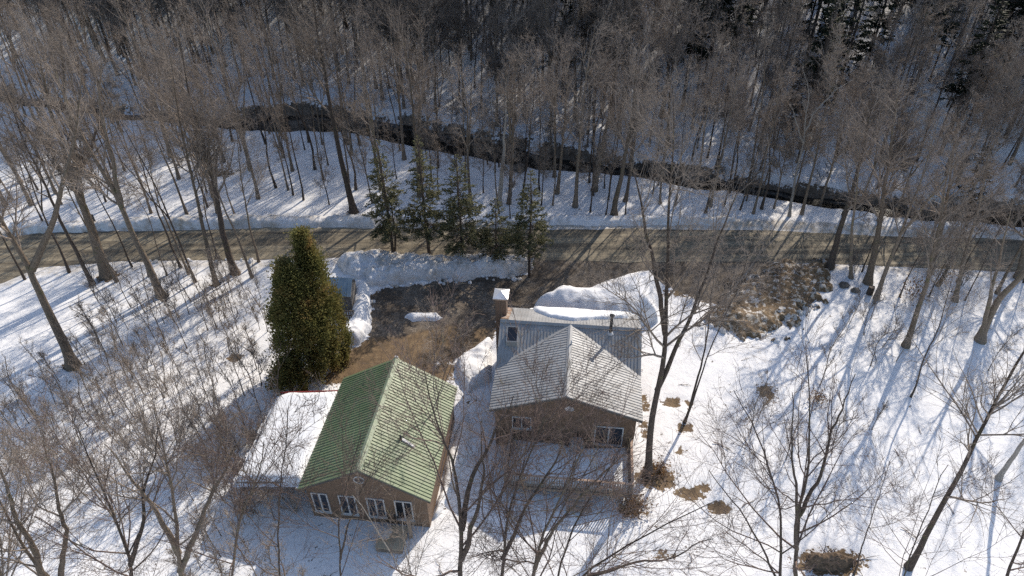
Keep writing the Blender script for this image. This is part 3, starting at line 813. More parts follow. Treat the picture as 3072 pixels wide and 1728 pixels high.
for i in range(len(prof) - 1):
    for k in range(18):
        Q.append((i * 18 + k, i * 18 + (k + 1) % 18, (i + 1) * 18 + (k + 1) % 18, (i + 1) * 18 + k))
mobj('cover', np_mesh('cover', V, Q, None, M['grey_cover']), kg)
for k in range(3):
    a = 2 * math.pi * k / 3 + .4
    MB().tube([(.25 * math.cos(a), .25 * math.sin(a), .6), (.45 * math.cos(a), .45 * math.sin(a), -.02)], .022, 7).build('leg', M['black'], kg)
fp = empty('fence_post', (*(-6.19, 23.94), 0)); fp.location.z = gz(fp.location.x, fp.location.y)
tag(fp, 'weathered square wooden post beside the beige platform', 'post')
MB().box(-.09, .09, -.09, .09, -.2, 2.0).build('shaft', M['old_wood'], fp)
MB().prism([(-.11, 2.002), (.11, 2.002), (0, 2.1)], 1, -.11, .11).build('post_cap', M['old_wood'], fp)

# --- little shed and slatted gate
sh = empty('garden_shed', (-14.3, 45.9, 0), -0.06); sh.location.z = gz(-14.3, 45.9)
tag(sh, 'small grey board shed with blue grey metal roof behind the cedars', 'shed')
for s in (-1, 1):
    MB().prism([(-1.0, -.2), (1.0, -.2), (1.0, 1.75), (0, 2.55), (-1.0, 1.75)], 0, s * 1.1, s * 1.02).build('gable_wall', M['grey_wood'], sh)
    MB().box(-1.019, 1.019, s * .92 if s > 0 else -1.0, 1.0 if s > 0 else -.92, -.2, 1.74).build('side_wall', M['grey_wood'], sh)
srf = MB().box(-1.2, 1.2, -.05, .05, 2.50, 2.58).build('roof', M['blue_metal'], sh)
for s in (-1, 1):
    roof_slope('roof', srf, lambda u, t: (u, s * t, 2.66 - .80 * t), -1.25, 1.25, lambda u: 1.22, M['blue_metal'], .62, .31)
MB().box(-.45, .35, -1.03, -1.001, -.1, 1.6).build('door', M['old_wood'], sh)
for k in range(7):
    MB().box(1.101, 1.125, -.95 + k * .275, -.95 + k * .275 + .25, -.15, 1.7 if k in (0, 6) else 1.95).build('board', M['grey_wood'], sh)
pg = empty('pallet_gate', (-13.5, 43.55, 0), 0.05); pg.location.z = gz(-13.5, 43.55)
tag(pg, 'weathered slatted pallet gate below the little shed', 'gate')
for k in range(8):
    MB().box(-.72 + k * .185, -.72 + k * .185 + .11, -.03, 0, .02, 1.12).build('slat', M['old_wood'], pg)
for z in (.1, .52, 1.0):
    MB().box(-.74, .74, .002, .06, z, z + .1).build('rail', M['old_wood'], pg)

# --- small things lying about
def rock(p, sx, sy, sz, label, seed):
    bm = bmesh.new(); bmesh.ops.create_icosphere(bm, subdivisions=3, radius=1)
    r = random.Random(seed)
    ph = [r.uniform(0, 6) for _ in range(6)]
    for v in bm.verts:
        k = 1 + .16 * math.sin(3 * v.co.x + ph[0]) * math.sin(3.7 * v.co.y + ph[1]) + .10 * math.sin(6 * v.co.z + ph[2] + 3 * v.co.x)
        v.co = Vector((v.co.x * sx * k, v.co.y * sy * k, v.co.z * sz * k))
    me = bpy.data.meshes.new('boulder'); bm.to_mesh(me); bm.free()
    me.materials.append(M['rock'])
    o = mobj('boulder', me); o.location = (p[0], p[1], gz(*p) + sz * .35)
    tag(o, label, 'boulder', 'dark boulders poking out of the snow')
for i, (p, a, b, c, lb) in enumerate([((0.85, 68.32), .75, .6, .6, 'rounded dark boulder on the snowy near bank of the stream'), ((7.75, 68.11), .6, .5, .45, 'small dark boulder beside the stream water'),
                                 ((28.55, 47.55), .45, .35, .3, 'small dark boulder in shaded snow beside the dirty snow pile'), ((26.59, 49.48), .6, .5, .5, 'dark boulder lodged in the dirty snow pile'), ((29.23, 46.84), .4, .3, .22, 'low flat boulder in shaded snow by the maple trunks')]):
    rock(p, a, b, c, lb, i + 3)
def stump(p, r, h, label):
    o = empty('tree_stump', (*p, gz(*p)))
    tag(o, label, 'stump')
    k = 12; V = []; Q = []
    rg = random.Random(int(p[0] * 10))
    for i, (z, f) in enumerate(((-.3, 1.25), (.05, 1.05), (h * .6, .95), (h, .93))):
        for j in range(k):
            a = 2 * math.pi * j / k; w_ = r * f * (1 + rg.uniform(-.07, .07))
            V.append((w_ * math.cos(a), w_ * math.sin(a), z + (rg.uniform(-.04, .04) if i == 3 else 0)))
    Q = [(i * k + j, i * k + (j + 1) % k, (i + 1) * k + (j + 1) % k, (i + 1) * k + j) for i in range(3) for j in range(k)]
    mobj('bark', np_mesh('bark', V, Q, None, M['trunk_dark']), o)
    MB().prism([(r * .92 * math.cos(2 * math.pi * j / k), r * .92 * math.sin(2 * math.pi * j / k)) for j in range(k)], 2, h - .05, h - .02).build('cut_face', M['old_wood'], o)
stump((30.30, 46.45), .26, .75, 'short dark stump in the shaded snow near the road maples')
mp_ = empty('marker_post', (*(-40.72, 58.39), 0)); mp_.location.z = gz(mp_.location.x, mp_.location.y)
tag(mp_, 'short brown post with a board at the far road edge', 'post')
MB().box(-.07, .07, -.07, .07, -.2, 1.2).build('shaft', M['old_wood'], mp_)
MB().box(-.16, .16, -.11, -.072, .55, 1.25).build('board', M['dark_trim'], mp_)

# ------------------------------------------------------------------ trees
def tubes(P, R, S):
    """P (N,K,3) centre lines, R (N,K) radii -> vertices and quads of S-sided tubes"""
    N, K, _ = P.shape
    T = np.empty_like(P)
    T[:, 1:-1] = P[:, 2:] - P[:, :-2]; T[:, 0] = P[:, 1] - P[:, 0]; T[:, -1] = P[:, -1] - P[:, -2]
    T /= np.linalg.norm(T, axis=-1, keepdims=True) + 1e-9
    ref = np.where(np.abs(T[:, :1, 2:3]) > 0.9, np.array([1.0, 0, 0]), np.array([0, 0, 1.0]))
    U = np.cross(T, np.broadcast_to(ref, T.shape)); U /= np.linalg.norm(U, axis=-1, keepdims=True) + 1e-9
    Wv = np.cross(T, U)
    a = np.arange(S) * 2 * np.pi / S
    V = P[:, :, None, :] + R[:, :, None, None] * (U[:, :, None, :] * np.cos(a)[None, None, :, None] + Wv[:, :, None, :] * np.sin(a)[None, None, :, None])
    idx = np.arange(N * K * S).reshape(N, K, S)
    A = idx[:, :-1, :]; B = np.roll(idx, -1, 2)[:, :-1, :]; C = np.roll(idx, -1, 2)[:, 1:, :]; D_ = idx[:, 1:, :]
    return V.reshape(-1, 3), np.stack([A, B, C, D_], -1).reshape(-1, 4)

def cat(parts):
    vs, qs, n = [], [], 0
    for v, q in parts:
        vs.append(v); qs.append(q + n); n += len(v)
    return np.concatenate(vs), np.concatenate(qs)

def resample(pts, K, rng, wig):
    pts = np.asarray(pts, float)
    d = np.concatenate([[0], np.cumsum(np.linalg.norm(np.diff(pts, axis=0), axis=1))])
    t = np.linspace(0, d[-1], K)
    P = np.stack([np.interp(t, d, pts[:, i]) for i in range(3)], -1)
    for _ in range(2):                                   # round the corners off
        P[1:-1] = (P[:-2] + 2 * P[1:-1] + P[2:]) / 4
    w = rng.normal(0, wig, (K, 3)); w[0] = 0; w[-1] *= .5
    w[1:-1] = (w[:-2] + w[1:-1] + w[2:]) / 3
    return P + w, d[-1]

def grow(rng, P, R, Ln, n, t0, t1, ang, lenf, K, gnarl, up, rr, rmin, bias=1.0, lmin=0.25, taper=0.9):
    N, KP, _ = P.shape
    pr = Ln / Ln.sum()
    i = rng.choice(N, n, p=pr)
    t = t0 + (t1 - t0) * rng.random(n) ** bias
    f = t * (KP - 1); k = np.minimum(f.astype(int), KP - 2); w = (f - k)[:, None]
    p0 = P[i, k] * (1 - w) + P[i, k + 1] * w
    tg = P[i, k + 1] - P[i, k]; tg /= np.linalg.norm(tg, axis=1, keepdims=True) + 1e-9
    rad = R[i, k] * (1 - w[:, 0]) + R[i, k + 1] * w[:, 0]
    rv = rng.normal(0, 1, (n, 3)); pe = rv - (rv * tg).sum(1, keepdims=True) * tg
    pe /= np.linalg.norm(pe, axis=1, keepdims=True) + 1e-9
    a = np.radians(rng.uniform(ang[0], ang[1], n))[:, None]
    d = tg * np.cos(a) + pe * np.sin(a)
    ln = np.maximum(lenf * Ln[i] * (1.12 - 0.85 * t) * rng.uniform(.6, 1.3, n), lmin)
    out = np.empty((n, K, 3)); out[:, 0] = p0
    st = (ln / (K - 1))[:, None]
    for j in range(1, K):
        d = d + rng.normal(0, gnarl, (n, 3)); d[:, 2] += up
        d /= np.linalg.norm(d, axis=1, keepdims=True)
        out[:, j] = out[:, j - 1] + d * st
    r0 = np.maximum(np.minimum(rad * rr, ln * 0.022 + .003), rmin)
    r = r0[:, None] * np.linspace(1, 1 - taper, K)[None, :]
    return out, np.maximum(r, rmin * .55), ln

def decid(seed, stems, specs, K0=14, S0=8, wig=.09, flare=1.5):
    """stems: (points, base radius, tip radius); the thick stems are the trunk, everything else the crown"""
    rng = np.random.default_rng(seed)
    Ps, Rs, Ls = [], [], []
    for pts, r0, r1 in stems:
        P, ln = resample(pts, K0, rng, wig)
        r = r0 + (r1 - r0) * np.linspace(0, 1, K0) ** .8
        if pts[0][2] < .3: r[0] *= flare; r[1] *= 1 + (flare - 1) * .12
        Ps.append(P); Rs.append(r); Ls.append(ln)
    P, R, Ln = np.stack(Ps), np.stack(Rs), np.array(Ls)
    trunk = tubes(P, R, S0)
    parts = []
    for s in specs:
        s = dict(s); S = s.pop('S', 3)
        P, R, Ln = grow(rng, P, R, Ln, **s)
        parts.append(tubes(P, R, S))
    return trunk, cat(parts)

def vase(n1, n2, n3, n4, t0=.35, l1=.30, up=.10, rmin=.006, ang1=(24, 46), K4=3, gn=.15):
    # long ascending limbs that carry long whips, as young open-grown maples do
    return [dict(n=int(n1 * .8), t0=t0, t1=.97, ang=(24, 50), lenf=l1 * 1.55, K=9, gnarl=gn * .6, up=up * .5, rr=.58, rmin=rmin * 1.6, S=5, bias=.7, lmin=1.2),
            dict(n=int(n2 * .75), t0=.15, t1=.97, ang=(22, 52), lenf=.52, K=6, gnarl=gn * .75, up=up * .4, rr=.62, rmin=rmin * 1.25, S=4, lmin=.6),
            dict(n=int(n3 * .8), t0=.12, t1=.98, ang=(22, 56), lenf=.55, K=4, gnarl=gn, up=up * .3, rr=.65, rmin=rmin, S=3, lmin=.4),
            dict(n=int(n4 * .8), t0=.15, t1=1.0, ang=(20, 60), lenf=.55, K=3, gnarl=gn, up=up * .2, rr=.7, rmin=rmin * .8, S=3, lmin=.25)]

def specs(n1, n2, n3, n4, t0=.35, l1=.30, up=.10, rmin=.006, ang1=(30, 60), K4=3, gn=.16):
    o = [dict(n=n1, t0=t0, t1=.99, ang=ang1, lenf=l1, K=7, gnarl=gn * .8, up=up, rr=.55, rmin=rmin * 1.8, S=5, bias=.8),
         dict(n=n2, t0=.18, t1=.98, ang=(25, 60), lenf=.46, K=5, gnarl=gn, up=up * .9, rr=.6, rmin=rmin * 1.3, S=4)]
    if n3: o.append(dict(n=n3, t0=.15, t1=.98, ang=(22, 62), lenf=.48, K=4, gnarl=gn, up=up * .7, rr=.65, rmin=rmin, S=3))
    if n4: o.append(dict(n=n4, t0=.12, t1=1.0, ang=(20, 65), lenf=.52, K=K4, gnarl=gn, up=up * .5, rr=.7, rmin=rmin * .8, S=3, lmin=.22))
    return o

class Proto:
    def __init__(s, name, trunk, crown, mt, mc):
        s.t = np_mesh(name + '_trunk', *trunk, mat=mt); s.c = np_mesh(name + '_crown', *crown, mat=mc)

def plant_tree(proto, name, x, y, rz, sc_, label, cat_, group=None, lean=(0, 0), zsc=None, dz=-.1):
    o = empty(name, (x, y, gz(x, y) + dz))
    o.rotation_euler = (lean[0], lean[1], rz)
    o.scale = (sc_, sc_, zsc or sc_)
    tag(o, label, cat_, group)
    mobj('trunk', proto.t, o); mobj('crown', proto.c, o)
    return o

rnd = random.Random(12)
# prototypes of the woodland trees
def pole(seed, h, r, fork=False, bend=.5):
    rg = random.Random(seed)
    b = [(0, 0, 0), (rg.uniform(-.2, .2) * bend, rg.uniform(-.2, .2) * bend, h * .3), (rg.uniform(-.6, .6) * bend, rg.uniform(-.6, .6) * bend, h * .65), (rg.uniform(-1, 1) * bend, rg.uniform(-1, 1) * bend, h)]
    st = [(b, r, .018)]
    if fork:
        q = Vector(b[1]).lerp(Vector(b[2]), .3)
        a = rg.uniform(0, 6.28)
        st.append(([tuple(q), tuple(q + Vector((math.cos(a) * .8, math.sin(a) * .8, h * .15))), tuple(q + Vector((math.cos(a) * 1.9, math.sin(a) * 1.9, h * .38))), tuple(q + Vector((math.cos(a) * 2.3, math.sin(a) * 2.3, h * .52)))], r * .62, .016))
    return st
WOOD = []
for i in range(8):
    h = [18, 20, 16, 19, 17, 21, 18, 15][i]
    WOOD.append(Proto('woodland_tree', *decid(100 + i, pole(100 + i, h, .14 + .011 * i, i % 2 == 0), vase(38, 330, 2300, 6000, t0=.30, l1=.25, up=.11, rmin=.0115) if i in (1, 3, 4, 6) else specs(40, 340, 2300, 7500, t0=.24 + .03 * (i % 3), l1=.31, up=.07, rmin=.0125, K4=2, ang1=(26, 64), gn=.10), S0=7), M['trunk'], M['twig']))
OPEN = []
for i in range(5):
    h = [17, 19, 15, 18, 20][i]
    OPEN.append(Proto('verge_tree', *decid(150 + i, pole(150 + i, h, .17 + .02 * i, i % 2 == 1), vase(26, 200, 1100, 2600, t0=.36, l1=.27, up=.10, rmin=.008), S0=7), M['trunk'], M['twig']))
THIN = []
for i in range(5):
    h = [9, 11, 8, 10, 12][i]
    THIN.append(Proto('pole_tree', *decid(200 + i, pole(200 + i, h, .075, False, .8), specs(26, 170, 800, 1300, t0=.22, l1=.26, up=.08, rmin=.008, K4=2, ang1=(32, 68)), S0=6, K0=10), M['trunk_dark'], M['twig']))
TALL = []
for i in range(6):
    h = [14, 16, 13, 17, 15, 12][i]
    TALL.append(Proto('slim_tree', *decid(250 + i, pole(250 + i, h, .085 + .012 * i, i == 3, .9), vase(14, 70, 330, 800, t0=.5, l1=.20, up=.12, rmin=.0075), S0=6, K0=12), M['trunk_dark'] if i % 2 else M['trunk'], M['twig']))
SAP = []
for i in range(5):
    h = [4.5, 3.6, 5.2, 4.0, 5.8][i]
    SAP.append(Proto('sapling', *decid(300 + i, pole(300 + i, h, .03, False, .6), specs(18, 90, 280, 0, t0=.18, l1=.34, up=.14, rmin=.0075, ang1=(22, 45)), S0=5, K0=8), M['trunk'], M['twig']))
BUSH = []
for i in range(4):
    rg = random.Random(400 + i); st = []
    for k in range(7):
        a = rg.uniform(0, 6.28); h = rg.uniform(1.6, 3.2); q = rg.uniform(.4, 1.1)
        st.append(([(0.06 * math.cos(a), .06 * math.sin(a), 0), (q * .4 * math.cos(a), q * .4 * math.sin(a), h * .5), (q * math.cos(a), q * math.sin(a), h)], .02, .006))
    BUSH.append(Proto('bush', *decid(400 + i, st, specs(50, 200, 600, 0, t0=.2, l1=.4, up=.1, rmin=.006, ang1=(20, 45)), S0=5, K0=7, flare=1.1), M['twig'], M['twig']))

# --- individual trees measured from the photograph: position, stems (sideways, up), radius
def hero(base, stems, r, label, mt='trunk', mc='twig', n=(26, 170, 900, 2000), t0=.35, l1=.31, up=.09, seed=1, name='bare_tree', cat_='tree', group=None, rmin=.008, ang1=(28, 58), tip=.03, wig=.10, lean_y=0.0):
    x, y = base
    rg = random.Random(seed)
    st = []
    for k, s in enumerate(stems):
        q = []
        h = max(p[1] for p in s)
        for j, (dx, dz_) in enumerate(s):
            q.append((dx, lean_y * dz_ + (0 if k == 0 and j == 0 else rg.uniform(-.25, .25) + (k % 2 * 2 - 1) * k * .25 * dz_ / (h + .1)), dz_))
        st.append((q, r if k == 0 else r * .66, min(tip, .014)))
    if len(st) > 1:                                       # side stems start inside the first stem
        for k in range(1, len(st)):
            q0 = np.array(st[0][0]); z = st[k][0][0][2]
            st[k][0][0] = (float(np.interp(z, q0[:, 2], q0[:, 0])), float(np.interp(z, q0[:, 2], q0[:, 1])), z)
    n = tuple(int(q * m) for q, m in zip(n, (1.15, 1.5, 1.7, 2.3)))
    if 501 <= seed <= 510: n = (n[0], int(n[1] * 1.2), int(n[2] * 1.4), int(n[3] * 1.6))
    if 522 <= seed <= 532: n = (n[0], n[1], int(n[2] * .6), int(n[3] * .45))
    near = y < 24 and x > -30 or seed in (520, 522, 521, 619, 620) or 501 <= seed <= 532 and seed not in (513, 529)
    if near: n = (n[0], n[1], int(n[2] * .85), int(n[3] * .6))
    if seed < 600 and seed not in (520, 521): l1 = l1 * .85
    tr, cr = decid(seed, st, (vase if near else specs)(*n, t0=t0, l1=l1, up=up, rmin=rmin * (.85 if near else 1), ang1=ang1, K4=2), S0=9, K0=20, wig=wig * (.7 if near else 1))
    o = empty(name, (x, y, gz(x, y) - .08))
    tag(o, label, cat_, group)
    mobj('trunk', np_mesh('trunk', *tr, mat=M[mt]), o); mobj('crown', np_mesh('crown', *cr, mat=M[mc]), o)
    return o

hero(*((-33.07, 38.14), [[(-0.0, 0), (0.39, 6.15), (0.77, 9.32), (0.62, 12.27), (0.5, 15.85), (1.24, 19.86)], [(0.78, 9.15), (3.19, 12.24), (5.75, 16.08), (7.82, 19.8), (9.25, 22.92)]]), .40, 'big leaning bare maple with low fork in the snowy field left of the cedars', seed=501, tip=.04)
hero(*((-36.03, 50.24), [[(0.0, 0.0), (0.46, 6.29), (1.04, 11.49), (1.42, 16.15), (2.48, 22.02)], [(0.57, 7.84), (2.04, 13.2), (3.06, 17.99), (4.41, 22.0)]]), .50, 'thickest bare maple with twin stems on the near road verge', seed=502, tip=.05, n=(34, 220, 1100, 2600))
hero(*((-30.12, 47.26), [[(0.0, 0.0), (-0.09, 6.28), (-0.23, 10.34), (-0.83, 14.38), (-1.13, 18.63), (-0.62, 22.47)], [(-0.15, 9.27), (0.3, 13.06), (0.91, 17.45), (2.65, 21.38)]]), .33, 'grey bare maple forking above the road, set back from the verge', seed=503)
hero(*((-36.81, 49.00), [[(0.0, 0.0), (-0.11, 5.15), (-0.03, 10.79), (-0.09, 14.84), (0.41, 18.53)]]), .2, 'slim bare tree standing close beside the thickest maple', mt='trunk_dark', seed=504)
hero(*((-24.79, 50.55), [[(-0.0, 0), (0.08, 4.37), (0.63, 10.14), (0.8, 16.23), (1.31, 21.83)]]), .33, 'straight bare maple with dark base at the snowy road edge', mt='trunk_dark', seed=505)
hero(*((-25.92, 48.85), [[(-0.0, 0), (0.46, 6.32), (1.03, 12.15), (1.68, 17.29), (2.36, 21.32)]]), .22, 'slim grey bare tree casting a long shadow on the field', seed=506)
hero(*((-23.09, 52.13), [[(0.0, 0.0), (0.08, 4.11), (0.57, 9.61), (1.31, 13.85)]]), .12, 'thin bare tree on the snowy verge nearest the cedars', seed=507, n=(20, 120, 500, 800))
hero(*((-29.82, 51.21), [[(0.0, 0.0), (-0.28, 3.14), (-0.35, 7.19), (-0.02, 11.63), (0.67, 15.02)]]), .12, 'thin dark bare tree leaning over the road between two maples', mt='trunk_dark', seed=508, n=(20, 120, 500, 800))
hero(*((-26.80, 52.18), [[(0.0, 0.0), (0.12, 4.12), (0.61, 7.72), (1.06, 12.14)]]), .08, 'thin bare pole tree right at the road edge', mt='trunk_dark', seed=509, n=(18, 100, 400, 700))
hero(*((-15.75, 60.22), [[(0.0, 0.0), (-0.45, 7.13), (-0.44, 13.71), (-0.49, 19.19), (-0.13, 22.93)]]), .35, 'tall bare maple across the road above the cedars', mt='trunk_dark', seed=510, n=(34, 220, 1100, 2600), t0=.45)
hero(*((-1.26, 61.47), [[(0.0, 0.0), (0.46, 4.18), (0.72, 9.2), (0.92, 13.42)]]), .29, 'broken topped pale snag behind the spruces', mt='pale', mc='pale', seed=513, n=(9, 20, 40, 0), t0=.6, l1=.14, tip=.12, name='dead_snag')
hero(*((8.65, 63.94), [[(0.0, 0.0), (0.33, 4.06), (1.05, 9.97), (1.17, 17.08)]]), .3, 'stout bare tree on the stream bank opposite the driveway', mt='trunk', seed=514, t0=.4)
hero(*((10.17, 59.23), [[(0.0, 0.0), (0.34, 4.9), (0.76, 10.16), (0.71, 17.33)]]), .3, 'stout bare tree on the stream side shoulder of the road', mt='trunk', seed=515, t0=.4)
hero(*((1.04, 61.74), [[(0.0, 0.0), (0.39, 3.57), (1.03, 9.05), (1.29, 16.51)]]), .11, 'thin bare tree just right of the broken snag', mt='trunk_dark', seed=516, t0=.4, n=(22, 130, 600, 1200))
hero(*((8.80, 28.39), [[(0.0, 0.0), (-0.37, 6.95), (-0.47, 11.76), (-0.84, 16.18), (-1.31, 20.9), (-1.74, 24.34), (-2.0, 26.68)], [(-0.26, 7.97), (0.27, 11.15), (0.79, 14.58), (1.32, 18.61), (1.89, 22.54)], [(-0.52, 12.64), (-1.86, 17.69), (-3.09, 21.97), (-3.85, 24.36)]]), .25,
     'tall two stemmed bare maple growing beside the deck of the grey house', mt='trunk_dark', seed=520, n=(46, 330, 1900, 4200), t0=.30, l1=.25, tip=.04)
hero(*((11.98, 32.77), [[(0.0, 0.0), (0.23, 4.37), (0.35, 7.6), (0.05, 10.88), (-0.49, 15.0)], [(0.05, 0.42), (0.71, 6.19), (1.49, 10.86), (1.83, 15.52)]]), .10, 'thin double stemmed bare tree with soil at its foot beside the tall maple', mt='trunk_dark', seed=521, n=(22, 120, 450, 800), tip=.015)
hero(*((22.78, 21.75), [[(0.0, 0.0), (-0.63, 8.54), (-0.77, 12.77), (-0.79, 16.18), (-1.01, 19.6), (-1.47, 22.2)]]), .19, 'dark bare maple with snow collar at its foot on the open slope', mt='trunk_dark', seed=522, t0=.3)
hero(*((36.74, 40.70), [[(0.0, 0.0), (-0.25, 3.57), (0.5, 6.59), (1.01, 10.42), (-0.19, 15.42)], [(-0.11, 0.51), (-0.86, 3.96), (-1.56, 7.7), (-2.76, 13.03)]]), .33, 'bare maple splitting into two trunks at the snow', seed=523)
hero(*((30.58, 40.05), [[(0.0, 0.0), (-0.59, 4.57), (-1.05, 7.89), (-1.92, 12.87), (-2.96, 16.99)]]), .25, 'bare tree with cut lower trunk between forked maple and road', seed=524)
hero(*((30.76, 47.96), [[(0.0, 0.0), (-0.46, 3.97), (-1.29, 8.6), (-2.37, 13.78), (-3.47, 18.4)]]), .31, 'mossy bare maple by the small stump near the shaded road', seed=525, t0=.3)
hero(*((29.57, 48.64), [[(0.0, 0.0), (-1.1, 4.32), (-2.46, 10.02), (-3.53, 14.11)]]), .17, 'slim bare tree between two road maples', seed=526)
hero(*((28.23, 50.15), [[(0.0, 0.0), (-0.14, 4.09), (-0.08, 7.26), (-0.56, 12.67), (-1.26, 16.88)]]), .31, 'bare maple at the end of the dirty snow pile', mt='trunk_dark', seed=527, t0=.3)
hero(*((31.15, 27.70), [[(0.0, 0.0), (0.15, 3.66), (0.31, 7.42), (0.08, 11.55)]]), .17, 'pale smooth barked tree leaning out of the snow slope', mt='pale', mc='twig', seed=528, name='pale_tree')
hero(*((27.23, 58.46), [[(0.0, 0), (-0.47, 4.33), (-0.62, 7.65), (-0.88, 10.39), (-1.37, 12.99), (-2.42, 15.12)], [(-0.77, 9.23), (-0.12, 11.51), (0.87, 12.97), (2.33, 13.85)], [(-0.65, 8.05), (-1.85, 10.01), (-2.88, 12.09)]]), .15, 'pale dead tree with bare antler like limbs over the stream', mt='pale', mc='pale', seed=529, n=(14, 40, 80, 0), t0=.5, l1=.16, name='dead_tree', tip=.025)
hero(*((37.01, 45.41), [[(0.0, 0.0), (-0.95, 4.95), (-1.81, 9.41), (-2.85, 14.09)]]), .22, 'bare tree in the brushy shade behind the forked maple', seed=530)
hero(*((44.10, 48.55), [[(0.0, 0.0), (-1.25, 5.81), (-2.38, 11.67)]]), .3, 'bare maple at the shaded bend of the road', seed=531)
hero(*((36.78, 49.22), [[(0.0, 0.0), (-0.98, 5.44), (-2.15, 10.68), (-3.25, 14.72)]]), .22, 'bare tree on the shaded near verge of the road', seed=532)
# near trees rising from below the picture
NEAR = (30, 170, 750, 1500)
hero(*((-2.69, 15.99), [[(0.0, 0.0), (0.42, 10.08), (0.66, 14.19), (0.38, 17.66), (0.02, 20.43), (-0.09, 22.31)], [(0.62, 13.37), (1.09, 15.99), (1.97, 18.53), (2.68, 20.79)], [(0.48, 11.33), (1.18, 14.45), (1.58, 17.18), (1.66, 19.8)]]), .21, 'bare young maple with three rising stems between the two houses', mt='trunk_dark', mc='twig_dark', seed=601, n=NEAR, t0=.42, up=.13, tip=.02)
hero(*((-1.15, 15.59), [[(0.0, 0.0), (0.55, 10.76), (1.04, 15.79), (1.68, 18.36), (2.3, 21.21)], [(0.64, 11.98), (1.56, 15.02), (2.54, 17.45), (3.27, 19.83)]]), .15, 'bare tree with purplish stems in front of the deck railing', mt='trunk_dark', mc='twig_dark', seed=602, n=NEAR, t0=.45, up=.13, tip=.018)
hero(*((0.27, 15.39), [[(0.0, 0.0), (0.48, 11.1), (0.92, 14.53), (1.79, 17.94), (2.59, 20.46)], [(0.55, 11.71), (1.19, 14.53), (2.4, 17.01), (3.52, 18.8)]]), .15, 'grey bare tree leaning towards the patio door', mt='trunk', mc='twig_dark', seed=603, n=NEAR, t0=.45, up=.12, tip=.018)
hero(*((1.48, 15.19), [[(0.0, 0.0), (0.15, 11.44), (0.85, 15.08), (1.59, 17.28), (2.1, 19.47)]]), .10, 'slender dark bare tree in front of the deck steps', mt='trunk_dark', mc='twig_dark', seed=604, n=(20, 110, 450, 900), t0=.45, up=.12, tip=.015)
hero(*((1.86, 14.82), [[(0.0, 0.0), (0.45, 11.8), (2.02, 13.79), (3.75, 15.61), (5.28, 16.82)], [(0.53, 11.83), (2.3, 12.37), (4.45, 12.62), (5.76, 14.01)]]), .12, 'low spreading bare tree with long sideways limbs over the lower snow', mt='trunk_dark', mc='twig_dark', seed=605, n=(24, 120, 500, 1000), t0=.45, up=.04, tip=.018)
hero(*((14.32, 17.88), [[(0.0, 0.0), (-1.83, 7.89), (-2.89, 12.01), (-4.07, 15.28), (-5.21, 17.69), (-6.26, 19.66)], [(-1.16, 5.0), (-2.69, 8.58), (-4.58, 11.74), (-6.21, 14.28)]]), .11, 'bare tree with ascending fan of limbs beside the brush pile', mt='trunk_dark', mc='twig_dark', seed=606, n=(22, 110, 450, 900), t0=.3, up=.12, tip=.015)
hero(*((15.13, 17.87), [[(0.0, 0), (-1.9, 7.89), (-2.56, 11.41), (-3.36, 15.27), (-4.24, 19.0), (-4.66, 21.04)], [(-2.45, 11.11), (-2.37, 13.95), (-2.5, 16.73), (-2.51, 19.82)], [(-2.03, 8.57), (-3.34, 12.87), (-4.3, 16.51), (-5.12, 19.64)]]), .16, 'many stemmed bare maple right of its smaller neighbour on the white slope', mt='trunk_dark', mc='twig_dark', seed=607, n=(30, 150, 600, 1100), t0=.35, up=.12, tip=.018)
hero(*((-16.91, 15.72), [[(0.0, 0.0), (2.99, 10.75), (4.05, 15.79), (4.57, 18.37), (5.16, 21.05)], [(3.09, 11.37), (4.87, 14.75), (6.55, 17.67), (7.65, 19.82)], [(3.37, 12.56), (3.6, 15.55), (3.46, 18.17), (3.45, 20.08)]]), .22, 'large bare maple with mossy limbs rising in front of the field saplings', seed=608, n=(36, 220, 1000, 2000), t0=.42, up=.13, tip=.025)
hero(*((-19.53, 15.36), [[(0.0, 0.0), (3.92, 11.42), (4.72, 15.08), (5.05, 17.98), (5.14, 20.32)], [(4.04, 12.03), (5.55, 15.33), (6.93, 18.18), (7.81, 20.28)]]), .17, 'bare maple with curved dark limbs beside the large mossy one', mt='trunk_dark', mc='twig_dark', seed=609, n=(30, 180, 850, 1700), t0=.42, up=.13, tip=.02)
hero(*((-21.39, 15.00), [[(0.0, 0.0), (2.69, 10.56), (2.68, 13.56), (2.82, 16.19), (3.18, 18.74)], [(2.77, 10.56), (4.34, 14.63), (5.22, 17.82), (5.72, 19.97)], [(2.71, 11.81), (3.56, 15.93), (4.25, 18.73), (5.09, 21.16)]]), .22, 'wide bare maple reaching over the lowest corner of the field', mt='trunk', mc='twig', seed=610, n=(36, 220, 1000, 2000), t0=.42, up=.12, tip=.025)
hero(*((-24.61, 14.66), [[(0.0, 0.0), (4.14, 10.93), (5.35, 15.22), (6.48, 18.77)]]), .18, 'bare maple at the field edge past the wide one', seed=611, n=(30, 180, 800, 1500), t0=.4)
hero(*((-14.87, 15.32), [[(0.0, 0.0), (3.16, 11.12), (4.27, 14.55), (5.77, 17.73), (6.53, 19.88)]]), .12, 'bare tree with lichen flecked limbs before the snowy lean-to', mt='trunk', mc='twig_dark', seed=612, n=(26, 150, 700, 1300), t0=.42, up=.12, tip=.018)
hero(*((-12.23, 16.07), [[(0.0, 0.0), (2.23, 10.07), (3.07, 14.97), (4.16, 18.53), (4.68, 20.6)]]), .075, 'thin bare tree standing out against the snowy lean-to roof', mt='trunk_dark', mc='twig_dark', seed=613, n=(18, 90, 350, 600), t0=.45, up=.12, tip=.012)
